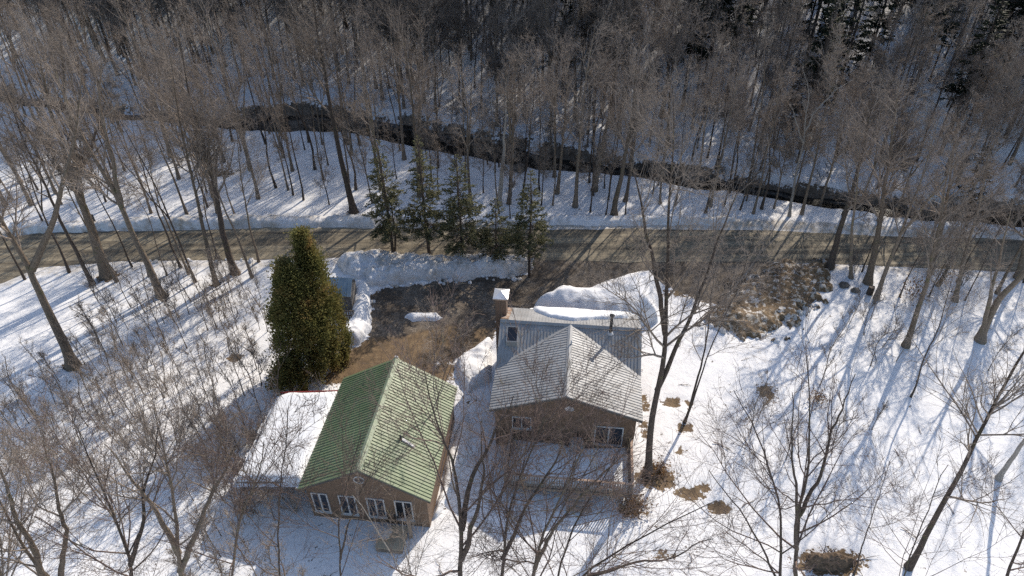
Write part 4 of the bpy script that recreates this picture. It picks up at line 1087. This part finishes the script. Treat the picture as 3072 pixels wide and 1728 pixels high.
hero(*((-9.08, 15.66), [[(0.0, 0.0), (1.86, 10.76), (2.33, 14.51), (3.02, 17.24), (3.89, 19.64)], [(2.0, 11.98), (2.86, 15.02), (3.86, 17.46)]]), .08, 'small dark bare tree in front of the cottage gable', mt='trunk_dark', mc='twig_dark', seed=614, n=(20, 100, 380, 650), t0=.45, up=.12, tip=.012)
hero(*((-4.37, 15.24), [[(0.0, 0.0), (0.18, 10.52), (-0.45, 12.94), (-1.06, 15.39), (-1.4, 17.11)], [(0.31, 10.19), (0.12, 13.22), (0.19, 15.37)]]), .06, 'slanting lichen speckled young tree before the cottage windows', mt='pale', mc='twig', seed=615, n=(18, 80, 260, 400), t0=.45, up=.05, tip=.012)
hero(*((19.54, 17.00), [[(0.0, 0.0), (-1.8, 7.26), (-2.0, 9.94), (-2.43, 13.49), (-2.93, 16.32)]]), .06, 'thin bare tree on the white slope below the dark maple', mt='trunk_dark', mc='twig_dark', seed=616, n=(16, 80, 260, 400), t0=.35, tip=.012)
hero(*((19.56, 21.46), [[(0.0, 0.0), (-0.46, 4.45), (-0.95, 7.66), (-1.4, 10.55)]]), .05, 'thin bare tree growing out of the brush pile', mt='trunk_dark', mc='twig_dark', seed=617, n=(16, 80, 260, 400), t0=.35, tip=.01)
hero(*((25.18, 17.78), [[(0.0, 0.0), (-1.4, 5.74), (-2.48, 11.09), (-3.29, 14.99)]]), .13, 'bare maple at the lowest edge of the white slope', mt='trunk_dark', mc='twig_dark', seed=618, n=(22, 120, 450, 800), t0=.35, tip=.02)
hero(*((28.67, 34.81), [[(-0.0, 0.0), (-0.43, 4.38), (-0.81, 8.32), (-1.52, 12.18)]]), .07, 'thin bare tree on the white slope with a snow pocket at its foot', mt='trunk_dark', mc='twig', seed=619, n=(20, 100, 380, 600), t0=.35)
hero(*((-5.97, 30.88), [[(0.0, 0.0), (1.15, 4.73), (1.22, 8.92), (1.18, 11.46)], [(1.0, 4.36), (2.13, 8.25), (2.97, 10.51)]]), .05, 'slim many twigged young tree behind the green roof ridge', mt='trunk_dark', mc='twig', seed=620, n=(18, 90, 300, 500), t0=.35, tip=.01)

# --- woods between the road and the stream, and beyond it
placed = []
def free(x, y, d):
    return all((x - a) ** 2 + (y - b) ** 2 > d * d for a, b in placed)
def in_view(x, y, margin=6.0):
    dd = y * .7788 + 38.5 * .6273
    return abs(x) < dd * .72 + margin
def scatter(n, x0, x1, y_lo, y_hi, protos, name, label, group, smin, smax, dist, seed, cat_='tree', hold=None):
    rg = random.Random(seed); c = 0; tries = 0
    while c < n and tries < n * 60:
        tries += 1
        x = rg.uniform(x0, x1); lo, hi = y_lo(x), y_hi(x)
        if hi <= lo: continue
        y = rg.uniform(lo, hi)
        if not in_view(x, y) or not free(x, y, dist): continue
        if hold and not hold(x, y): continue
        placed.append((x, y)); c += 1
        s = rg.uniform(smin, smax)
        pi = rg.randrange(len(protos)); lb = label
        if name in ('forest_tree', 'woodland_tree'):
            lb = ('tall ' if s > (smin + smax) / 2 else 'shorter ') + ('forked ' if (pi % 2 == 0) == (protos is WOOD) else 'single stemmed ') + label
        if name == 'forest_tree':
            lb = lb.replace('beyond the stream', 'on the far bank of the stream' if y < SF(x) + 7 else 'at the foot of the slope beyond the stream' if y < SF(x) + 17 else 'high on the slope beyond the stream')
        if name == 'forest_pole':
            lb = ('tall ' if s > 1.42 else 'short ') + label.replace('beyond the stream', 'on the far bank of the stream' if y < SF(x) + 8 else 'at the foot of the slope beyond the stream' if y < SF(x) + 18 else 'high on the slope beyond the stream')
        if name == 'field_sapling':
            d_ = min(('close to the cedars', abs(x + 15) + abs(y - 39)), ('near the road verge maples', abs(x + 30) + abs(y - 47)), ('in the open snow before the lean-to', abs(x + 19) + abs(y - 29)), ('near the big leaning maple', abs(x + 32) + abs(y - 38)), key=lambda q: q[1])[0]
            lb = ('taller ' if s > 1 else 'short ') + 'slender bare sapling ' + d_
        plant_tree(protos[pi], name, x, y, rg.uniform(0, 6.28), s, lb, cat_, group, (rg.uniform(-.05, .05), rg.uniform(-.05, .05)), s * rg.uniform(.95, 1.08))
RN, RF = (lambda x: float(interp(ROAD_NEAR, x))), (lambda x: float(interp(ROAD_FAR, x)))
SN, SF = (lambda x: float(interp(STREAM_NEAR, x))), (lambda x: float(interp(STREAM_FAR, x)))
scatter(30, -75, -17, lambda x: RF(x) + 2.5, lambda x: SN(x) - 1.5, OPEN, 'woodland_tree', 'bare tree on the sunlit snow between road and stream', 'bare trees on the sunlit snow between road and stream', .72, 1.0, 2.6, 21)
scatter(22, -75, -16, lambda x: RF(x) + 1.5, lambda x: SN(x) - 1, THIN, 'pole_tree', 'thin bare pole tree on the sunlit snow between road and stream', 'thin pole trees on the sunlit snow between road and stream', .8, 1.2, 1.4, 22)
scatter(15, -16, 22, lambda x: RF(x) + 3.0, lambda x: SN(x) - 1, OPEN, 'woodland_tree', 'bare tree on the shaded snow strip behind the spruces', 'bare trees on the shaded strip behind the spruces', .75, .95, 3.0, 23)
scatter(26, -16, 24, lambda x: RF(x) + 1.5, lambda x: SN(x) - .5, THIN, 'pole_tree', 'thin bare pole tree on the shaded snow strip behind the spruces', 'thin pole trees on the shaded strip behind the spruces', .75, 1.1, 1.3, 24)
scatter(40, 22, 80, lambda x: RF(x) + 1.5, lambda x: SN(x) + 0.5, WOOD, 'woodland_tree', 'bare tree in the narrow strip between shaded road and stream', 'bare trees between the shaded road and the stream', .6, .85, 2.6, 25)
scatter(12, 29, 66, lambda x: RN(x) - 5, lambda x: RN(x) - 1.2, THIN + OPEN, 'verge_tree', 'bare tree on the shaded near verge past the snow pile', 'trees on the shaded near verge', .75, 1.0, 1.8, 26)
scatter(235, -100, 100, lambda x: SF(x) + 1.0, lambda x: SF(x) + (38 if x < 20 else 44), WOOD, 'forest_tree', 'bare forest tree beyond the stream', 'bare forest trees beyond the stream', .92, 1.18, 1.9, 27, hold=lambda x, y: (x < 20 and (x > -18 or y > SF(x) + 7)) or x >= 20 and y < SF(x) + 6 and (int(x * 9) + int(y * 3)) % 10 < 5 or (x > 52 and (int(x * 7) + int(y * 5)) % 10 < 3))
scatter(55, -85, -12, lambda x: SF(x) + 5, lambda x: SF(x) + 34, WOOD, 'forest_tree', 'bare forest tree beyond the stream', 'bare forest trees beyond the stream', .95, 1.2, 1.7, 37)
scatter(190, -85, 60, lambda x: SF(x) + 0.5, lambda x: SF(x) + 30, THIN, 'forest_pole', 'thin bare pole tree beyond the stream', 'thin pole trees beyond the stream', 1.1, 1.75, 1.1, 28, hold=lambda x, y: x > -18 or y > SF(x) + 9)
scatter(48, -78, -15, lambda x: RF(x) + 1.5, lambda x: SN(x) - .5, TALL, 'slim_tree', 'tall slim bare tree with high crown on the sunlit snow across the road', 'slim trees on the sunlit snow across the road', .85, 1.15, 1.1, 41)
scatter(22, -15, 26, lambda x: RF(x) + 1.5, lambda x: SN(x) - .3, TALL, 'slim_tree', 'tall slim bare tree with high crown between spruces and stream', 'slim trees between spruces and stream', .8, 1.1, 1.1, 42)
scatter(9, -44, -19, lambda x: RN(x) - 3.5, lambda x: RN(x) - .8, TALL, 'slim_tree', 'tall slim bare tree with high crown on the near road verge', 'slim trees on the near road verge', .75, 1.0, 1.5, 43)
scatter(70, -80, 10, lambda x: SF(x) + 8, lambda x: SF(x) + 34, TALL, 'slim_tree', 'tall slim bare tree with high crown on the slope beyond the stream', 'slim trees on the slope beyond the stream', 1.0, 1.35, 1.2, 44)
# saplings of the fields
FIELD = [(-32.08, 45.81), (-26.99, 47.60), (-21.84, 49.47), (-18.06, 36.93), (-17.51, 30.67), (-18.39, 26.62), (-29.70, 26.15), (-35.52, 33.66), (-32.94, 37.11)]
scatter(125, -45, -14, lambda x: 25, lambda x: 49, SAP, 'field_sapling', 'slender bare sapling in the snowy field left of the cottage', 'saplings in the snowy field', .7, 1.25, .55, 29, 'sapling', lambda x, y: float(sdist(FIELD, np.array([x]), np.array([y]))[0]) > 0)
SLOPE = [(28.34, 44.50), (38.87, 43.86), (36.36, 34.73), (26.89, 30.20), (15.82, 28.70), (16.36, 32.73), (23.22, 36.45)]
scatter(15, 12, 50, lambda x: 22, lambda x: 47, SAP, 'slope_sapling', 'slender bare sapling on the white slope right of the house', 'saplings on the white slope', .7, 1.15, 1.4, 30, 'sapling', lambda x, y: float(sdist(SLOPE, np.array([x]), np.array([y]))[0]) > 0)
LOWER = [(-19.24, 24.65), (-13.10, 25.42), (-11.21, 18.96), (-18.42, 19.02)]
scatter(16, -25, -8, lambda x: 15, lambda x: 27, SAP, 'yard_sapling', 'slender bare sapling in front of the cottage side yard', 'saplings before the cottage', .8, 1.2, .7, 31, 'sapling', lambda x, y: float(sdist(LOWER, np.array([x]), np.array([y]))[0]) > 0)
for i, (p, s, lb) in enumerate([((-5.91, 40.73), .9, 'bare shrub on the brown turf in front of the snow remnant'), ((-3.92, 41.53), .8, 'bare shrub beside the shaded end of the driveway'), ((-17.51, 30.67), 1.0, 'bare thicket shrub in the shade of the cedars'), ((-16.51, 32.02), .9, 'bare thicket shrub against the lean-to'),
                                ((-17.31, 28.10), 1.1, 'bare thicket shrub at the corner of the lean-to'), ((-15.89, 25.73), 1.1, 'bare bush before the snowy lean-to'), ((-18.48, 26.91), 1.0, 'bare bush at the edge of the lean-to shadow'), ((-13.54, 25.71), .9, 'bare bush under the cottage eave'),
                                ((0.49, 29.82), .8, 'bare reddish bush beside the deck'), ((23.39, 48.84), .7, 'bare shrub on the dirty snow pile'), ((14.02, 48.97), .9, 'bare brush at the driveway mouth'), ((-31.22, 67.74), 1.2, 'brushy fallen tangle in the woods across the road'), ((-18.66, 30.02), 1.0, 'bare shrub standing in cedar shade near the saplings'), ((30.18, 49.32), .9, 'bare brush under the mossy maple'), ((38.73, 47.52), 1.0, 'bare brush in the shade past the road maples')]):
    plant_tree(BUSH[i % 4], 'bare_shrub', p[0], p[1], i * 1.3, s, lb, 'shrub', 'bare shrubs')

rg = random.Random(61)
for i in range(44):
    x = rg.uniform(-62, 50); y = (SN(x) - rg.uniform(-.3, 1.2)) if rg.random() < .55 else (SF(x) + rg.uniform(-.3, 1.5))
    plant_tree(BUSH[i % 4], 'stream_brush', x, y, rg.uniform(0, 6.28), rg.uniform(.7, 1.35), 'bare brush overhanging the dark stream', 'shrub', 'bare brush along the stream banks')
for i, p in enumerate([(19.29, 47.79), (20.71, 46.68), (17.40, 44.15), (22.42, 45.61), (15.26, 46.49), (24.42, 48.83)]):
    plant_tree(BUSH[i % 4], 'pile_brush', p[0], p[1], i * 1.7, .55 + .1 * (i % 3), 'low dry brush poking from the dirty ploughed pile', 'shrub', 'low brush on the dirty ploughed pile')

# --- conifers
def conifer(seed, h, R, nb, zlow, mt, mn, droop=.25, dead=24, ns=14, sub=3, rn_=.034, prof=.85):
    rng = np.random.default_rng(seed)
    tp = np.array([[[0, 0, 0], [.03, 0, h * .33], [-.03, .03, h * .66], [0, 0, h]]]) + rng.normal(0, .03, (1, 4, 3)) * np.array([1, 1, 0])
    trunk = tubes(np.repeat(tp, 1, 0), np.array([[.02 * h * .62, .013 * h * .72, .007 * h, .012]]), 8)
    u = np.sort(rng.random(nb)) ** .92
    z = zlow + (h * .985 - zlow) * u
    a = rng.random(nb) * 2 * np.pi
    ln = R * (1 - u) ** prof * rng.uniform(.65, 1.15, nb) * np.clip(.62 + u * 2.2, 0, 1) + .12
    K = 5
    d = np.stack([np.cos(a), np.sin(a), .45 * u - .12], -1)
    P = np.empty((nb, K, 3)); P[:, 0] = np.stack([0 * a, 0 * a, z], -1)
    for j in range(1, K):
        d2 = d.copy(); d2[:, 2] += -droop * (1 - u) * (1.0 if j < 3 else .1) + rng.normal(0, .05, nb)
        P[:, j] = P[:, j - 1] + d2 * (ln / (K - 1))[:, None]
    Rb = np.maximum(.016 * ln[:, None] * np.linspace(1, .25, K)[None], .008)
    wood = [tubes(P, Rb, 3)]
    need = []
    # side twigs in flat sprays, clothed with needles
    n2 = nb * ns
    P2, R2, L2 = grow(rng, P, Rb, ln, n2, .18, 1.0, (35, 65), .42, 3, .10, -.04, 1, .01, bias=.8, lmin=.16)
    P2[:, :, 2] = P2[:, :1, 2] + (P2[:, :, 2] - P2[:, :1, 2]) * .45
    need.append(tubes(P2, np.repeat(np.array([[rn_ * .8, rn_, rn_ * .35]]), n2, 0) * rng.uniform(.7, 1.3, (n2, 1)), 3))
    P3, R3, L3 = grow(rng, P2, R2, L2, n2 * sub, .15, 1.0, (30, 65), .55, 3, .10, -.02, 1, .01, lmin=.10)
    need.append(tubes(P3, np.repeat(np.array([[rn_ * .7, rn_ * .85, rn_ * .3]]), n2 * sub, 0) * rng.uniform(.7, 1.3, (n2 * sub, 1)), 3))
    tipP = P[:, 2:, :]
    need.append(tubes(tipP, np.repeat(np.array([[rn_ * .9, rn_, rn_ * .4]]), nb, 0), 3))
    if dead:
        zz = rng.uniform(h * .08, zlow + h * .12, dead); aa = rng.random(dead) * 6.28; ll = rng.uniform(.5, 1.0, dead) * R * .75
        D3 = np.stack([np.cos(aa), np.sin(aa), -.15 + 0 * aa], -1)
        Pd = np.stack([np.stack([0 * aa, 0 * aa, zz], -1) + D3 * (ll * t)[:, None] + rng.normal(0, .04, (dead, 3)) * t for t in (0, .4, .75, 1)], 1)
        Rd = np.repeat(np.array([[.018, .012, .008, .005]]), dead, 0)
        wood.append(tubes(Pd, Rd, 3))
        Pe, Re, Le = grow(rng, Pd, Rd, ll, dead * 9, .2, 1, (35, 60), .35, 3, .12, -.02, .7, .005)
        wood.append(tubes(Pe, Re, 3))
    return cat([trunk] + wood), cat(need)

def make_conifer(seed, mt, mn, **k):
    t, nn = conifer(seed, mt=mt, mn=mn, **k)
    return np_mesh('conifer_trunk', *t, mat=M[mt]), np_mesh('conifer_crown', *nn, mat=M[mn])

def put_conifer(name, ms, x, y, rz, s, label, cat_, group=None, zs=None):
    o = empty(name, (x, y, gz(x, y) - .05)); o.rotation_euler = (0, 0, rz); o.scale = (s, s, zs or s)
    tag(o, label, cat_, group)
    mobj('trunk', ms[0], o); mobj('crown', ms[1], o)
    return o
for i, (p, h, R, zl, nb, lb) in enumerate([((-10.80, 52.38), 11.6, 2.5, 2.8, 150, 'double trunked sparse spruce at the shed end of the roadside row'), ((-7.53, 52.33), 12.0, 2.45, 2.8, 150, 'tallest thin spruce second in the row from the shed'),
                                     ((-4.40, 51.56), 10.5, 2.8, 2.2, 160, 'fullest spruce in the middle of the roadside row'), ((-1.34, 51.28), 6.6, 2.2, 1.6, 95, 'shortest spruce of the roadside row'), ((1.56, 49.60), 10.2, 2.3, 2.6, 140, 'spruce at the driveway end of the snow bank')]):
    ms = make_conifer(700 + i, 'conifer_bark', 'spruce', h=h, R=R, nb=nb, zlow=zl, ns=9, sub=3, dead=60, rn_=.03)
    o = put_conifer('spruce_tree', ms, p[0], p[1], i * 1.1, 1.06, lb, 'spruce')
    if i == 0:
        MB().tube([(.1, .05, 0), (.42, .1, 2.6), (.35, 0, 6.5)], [.11, .08, .03], 7).build('trunk', M['conifer_bark'], o, smooth=True)
HEM = [make_conifer(720 + i, 'conifer_bark', 'hemlock', h=[17, 14, 19][i], R=[3.0, 2.6, 2.8][i], nb=120, zlow=[3, 2, 6][i], ns=8, sub=2, rn_=.06, dead=10, prof=.8) for i in range(3)]
rg = random.Random(44); c = 0
spots = []
while c < 64:
    X = rg.uniform(1800, 2620) ; x = rg.uniform(19, 84); y = rg.uniform(70, 100)
    if y < SF(x) + 7 or not in_view(x, y) or not free(x, y, 2.4): continue
    placed.append((x, y)); c += 1
    put_conifer('hemlock_tree', HEM[rg.randrange(3)], x, y, rg.uniform(0, 6.28), rg.uniform(.95, 1.35), 'dark hemlock in the shaded wood on the far hillside', 'hemlock', 'dark hemlocks on the far hillside')
for i, (x, y, s) in enumerate([(31.5, 74, .55), (46, 61, .7), (53, 63, .8), (61, 60, .75), (10, 90, .75), (15, 88, .6), (20, 98, .9), (26, 92, .9), (-16, 99, .6), (33, 88, 1.0), (38, 83, .8), (6.5, 84, .8), (13, 96, .9), (-30, 106, .8), (-8, 112, .9), (2, 104, .7)]):
    put_conifer('hemlock_tree', HEM[i % 3], x, y, i * 2.0, s, 'lone dark hemlock among bare trees beyond the stream', 'hemlock', 'lone hemlocks among the bare trees')

def cedar(x, y, h, R, label, seed, n=16000, lean=0):
    rng = np.random.default_rng(seed)
    m = n // 140
    cu = rng.random(m) ** .85; ca = rng.random(m) * 2 * np.pi
    cp = np.interp(cu, [0, .06, .18, .35, .55, .75, .9, 1], [.72, .90, 1, .98, .80, .52, .26, .04]) * R
    cr_ = cp * np.where(rng.random(m) < .75, rng.uniform(.72, 1.14, m), rng.uniform(.3, .75, m))
    cs = rng.uniform(.14, .42, m) * (R / 2.3) ** .5
    k = rng.integers(0, m, n)
    z = np.clip(.15 + cu[k] * (h - .3) + rng.normal(0, 1, n) * cs[k] * 1.5, .05, h)
    a = ca[k]
    c = np.stack([cr_[k] * np.cos(a) + lean * z, cr_[k] * np.sin(a), z], -1) + rng.normal(0, 1, (n, 3)) * (cs[k] * .85)[:, None] * np.array([1, 1, .3])
    a = np.arctan2(c[:, 1], c[:, 0])
    out = np.stack([np.cos(a), np.sin(a), 0 * a], -1)
    sz = rng.uniform(.07, .17, n)[:, None]
    # a flat spray: outward and up along its midrib, narrow across
    rib = out * .75 + np.array([0, 0, .7]) + rng.normal(0, .35, (n, 3)); rib /= np.linalg.norm(rib, axis=1, keepdims=True)
    sd_ = np.cross(rib, rng.normal(0, 1, (n, 3))); sd_ /= np.linalg.norm(sd_, axis=1, keepdims=True) + 1e-9
    p0, p1, p2, p3 = c - rib * sz * .5, c + sd_ * sz * .38, c + rib * sz * .75, c - sd_ * sz * .38
    V = np.stack([p0, p1, p2, p3], 1).reshape(-1, 3)
    Q = np.arange(n * 4).reshape(n, 4)
    o = empty('cedar_tree', (x, y, gz(x, y) - .05))
    tag(o, label, 'cedar')
    mobj('crown', np_mesh('crown', V, Q, None, M['cedar'], False), o)
    tt = tubes(np.array([[[0, 0, -.1], [lean * h * .4, 0, h * .4], [lean * h * .93, 0, h * .93]]]), np.array([[.2, .12, .02]]), 8)
    mobj('trunk', np_mesh('trunk', *tt, mat=M['conifer_bark']), o)
    return o
cedar(-15.2, 38.1, 10.2, 2.1, 'broad rusty green cedar in front of the taller one by the shed', 801, 60000)
cedar(-14.2, 39.5, 11.7, 1.7, 'taller yellow green cedar behind the broad one', 802, 46000)
cedar(-16.2, 36.0, 3.2, 1.3, 'low cedar skirt growing beside the red edged lean-to', 803, 8000)
cedar(*(-12.89, 39.18), 1.5, .5, 'little cedar seedling on the brown turf', 804, 1800)

# --- dry leafy bushes, soil and brush
def leafy(x, y, R, h, n, label, seed):
    rng = np.random.default_rng(seed)
    c = rng.normal(0, 1, (n, 3)) * np.array([R * .45, R * .45, h * .28]) + np.array([0, 0, h * .5])
    c[:, 2] = np.abs(c[:, 2])
    d = rng.normal(0, 1, (n, 3)); d /= np.linalg.norm(d, axis=1, keepdims=True)
    e = np.cross(d, rng.normal(0, 1, (n, 3))); e /= np.linalg.norm(e, axis=1, keepdims=True)
    s = rng.uniform(.05, .11, n)[:, None]
    V = np.stack([c - d * s, c + e * s * .5, c + d * s, c - e * s * .5], 1).reshape(-1, 3)
    o = empty('dry_bush', (x, y, gz(x, y)))
    tag(o, label, 'bush')
    mobj('leaves', np_mesh('leaves', V, np.arange(n * 4).reshape(n, 4), None, M['dry_leaf'], False), o)
    P = np.stack([np.zeros((12, 3)), rng.normal(0, 1, (12, 3)) * np.array([R * .3, R * .3, .1]) + np.array([0, 0, h * .5]), rng.normal(0, 1, (12, 3)) * np.array([R * .5, R * .5, .1]) + np.array([0, 0, h])], 1)
    mobj('stems', np_mesh('stems', *tubes(P, np.repeat(np.array([[.015, .01, .004]]), 12, 0), 4), mat=M['twig']), o)
leafy(*(9.43, 28.60), .9, .8, 500, 'brown leafy clump at the foot of the tall maple', 1)
leafy(*(7.42, 25.93), 1.0, 1.1, 800, 'brown leafy bush at the outer deck corner', 2)
leafy(*(33.37, 45.46), 1.3, 2.6, 420, 'young beech holding pale dry leaves on the slope', 3)
leafy(*(36.69, 47.55), 1.2, 2.4, 320, 'second young beech with dry leaves nearer the road', 4)
leafy(*(21.82, 34.51), .7, .9, 220, 'small dry seed head bush on the white slope', 5)
leafy(*(-24.69, 45.20), .6, 1.8, 90, 'sapling with a few reddish leaves in the field', 6)
bp = empty('brush_pile', (*(18.44, 22.16), 0)); bp.location.z = gz(bp.location.x, bp.location.y)
tag(bp, 'brown upturned root plate and brush lying in the snow', 'brush pile')
bx_, by_ = bp.location.x, bp.location.y
om = mound('soil', [(-1.5, -.3), (-.6, -.5), (.8, -.45), (1.5, -.1), (1.1, .35), (-.2, .5), (-1.2, .3)], .75, .45, .08, M['soil'], base=lambda X, Y: 0 * X, seed=51, parent=bp, ridge=.5, rough=.5, nscale=2.2, ragged=.25)
rng = np.random.default_rng(9)
P = np.stack([rng.normal(0, 1, (60, 3)) * np.array([.7, .2, .1]) + np.array([0, 0, .3])] * 4, 1)
d = rng.normal(0, 1, (60, 3)) * np.array([1, .7, .5])
for j in range(1, 4): P[:, j] = P[:, j - 1] + d * .22 + rng.normal(0, .05, (60, 3))
mobj('roots', np_mesh('roots', *tubes(P, np.repeat(np.array([[.035, .028, .02, .008]]), 60, 0), 4), mat=M['twig_dark']), bp)

# --- the wood that closes the view behind the counted trees
rg = np.random.default_rng(77)
FARV, FARQ, nv = [], [], 0
lows = [cat(list(decid(900 + i, pole(900 + i, 18, .16, i % 2 == 0), specs(24, 130, 600, 900, t0=.3, l1=.28, rmin=.016, K4=2), S0=5, K0=8))) for i in range(4)]
cnt = 0
for _ in range(3000):
    if cnt >= 220: break
    x, y = rg.uniform(-130, 130), rg.uniform(95, 140)
    if y < SF(x) + 22 or (x > 20 and y < SF(x) + 55) or not in_view(x, y, 12) or not free(x, y, 1.9): continue
    placed.append((x, y)); cnt += 1
    v, q = lows[rg.integers(4)]
    a = rg.uniform(0, 6.28); s = rg.uniform(.85, 1.15)
    Rm = np.array([[math.cos(a), -math.sin(a), 0], [math.sin(a), math.cos(a), 0], [0, 0, 1]])
    FARV.append((v @ Rm.T) * s + np.array([x, y, gz(x, y)])); FARQ.append(q + nv); nv += len(v)
ff = mobj('far_forest', np_mesh('far_forest', np.concatenate(FARV), np.concatenate(FARQ), None, M['twig']))
tag(ff, 'distant mass of bare forest high on the hillside', 'forest', kind='stuff')

# --- fallen twigs on the snow and broken lumps off the plough
FALL = []
for i in range(4):
    rng = np.random.default_rng(950 + i)
    P = np.zeros((1, 6, 3)); P[0, :, 0] = np.linspace(0, 1.6, 6); P[0] += rng.normal(0, .06, (6, 3)); P[0, :, 2] = np.abs(P[0, :, 2]) * .6 + .04
    R_ = np.linspace(.03, .008, 6)[None]
    P2, R2, L2 = grow(rng, P, R_, np.array([1.6]), 9, .15, 1, (25, 60), .4, 4, .12, -.02, .7, .006)
    P2[:, :, 2] = np.abs(P2[:, :, 2]) * .6 + .02
    FALL.append(np_mesh('fallen_branch', *cat([tubes(P, R_, 5), tubes(P2, R2, 3)]), mat=M['twig_dark']))
rg = random.Random(88); c = 0
while c < 70:
    x = rg.uniform(-44, 44); y = rg.uniform(18, 47)
    if not in_view(x, y, -2) or bare_of(np.array([x]), np.array([y]))[0] > .1 or (-17 < x < 9.5 and 22 < y < 41): continue
    c += 1
    o = mobj('fallen_branch', FALL[c % 4]); o.location = (x, y, gz(x, y)); o.rotation_euler = (0, 0, rg.uniform(0, 6.28)); q = rg.uniform(.4, 1.1); o.scale = (q, q, q)
    tag(o, 'small fallen branch lying on the open snow', 'branch', 'fallen branches lying on the snow')
LUMP = []
for i in range(4):
    bm = bmesh.new(); bmesh.ops.create_icosphere(bm, subdivisions=2, radius=1)
    r_ = random.Random(970 + i)
    for v in bm.verts: v.co *= r_.uniform(.72, 1.12)
    me = bpy.data.meshes.new('snow_lump'); bm.to_mesh(me); bm.free()
    a_ = me.attributes.new('dirty', 'FLOAT', 'POINT')
    a_.data.foreach_set('value', np.full(len(me.vertices), [.15, .4, .6, .3][i], dtype=np.float32))
    me.materials.append(M['ground']); LUMP.append(me)
EDGE = [((-11.99, 48.10), (-6.18, 48.80), 11, 'snow lump broken off the bank under the spruces'), ((-6.19, 48.91), (1.48, 49.49), 13, 'snow lump broken off the bank under the spruces'), ((-12.01, 40.72), (-11.96, 46.07), 8, 'snow lump beside the shed snow bank'),
        ((15.67, 42.22), (21.11, 41.22), 16, 'dirty snow lump at the foot of the ploughed pile'), ((22.34, 42.14), (27.15, 47.68), 10, 'dirty snow lump at the foot of the ploughed pile'), ((-15.46, 52.02), (1.54, 51.78), 14, 'crusty snow lump on the road edge by the spruces'), ((-34.99, 52.00), (-23.45, 52.14), 12, 'crusty snow lump on the near road edge under the maples')]
for a, b, k, lb in EDGE:
    for i in range(k):
        u = rg.random(); x = a[0] + (b[0] - a[0]) * u + rg.uniform(-.5, .5); y = a[1] + (b[1] - a[1]) * u + rg.uniform(-.45, .45)
        o = mobj('snow_lump', LUMP[rg.randrange(4)]); q = rg.uniform(.10, .30)
        o.location = (x, y, gz(x, y) + q * .3); o.scale = (q * rg.uniform(.8, 1.5), q, q * rg.uniform(.6, 1)); o.rotation_euler = (rg.uniform(-.4, .4), rg.uniform(-.4, .4), rg.uniform(0, 6.28))
        tag(o, lb, 'snow lump', lb.replace('lump', 'lumps'))
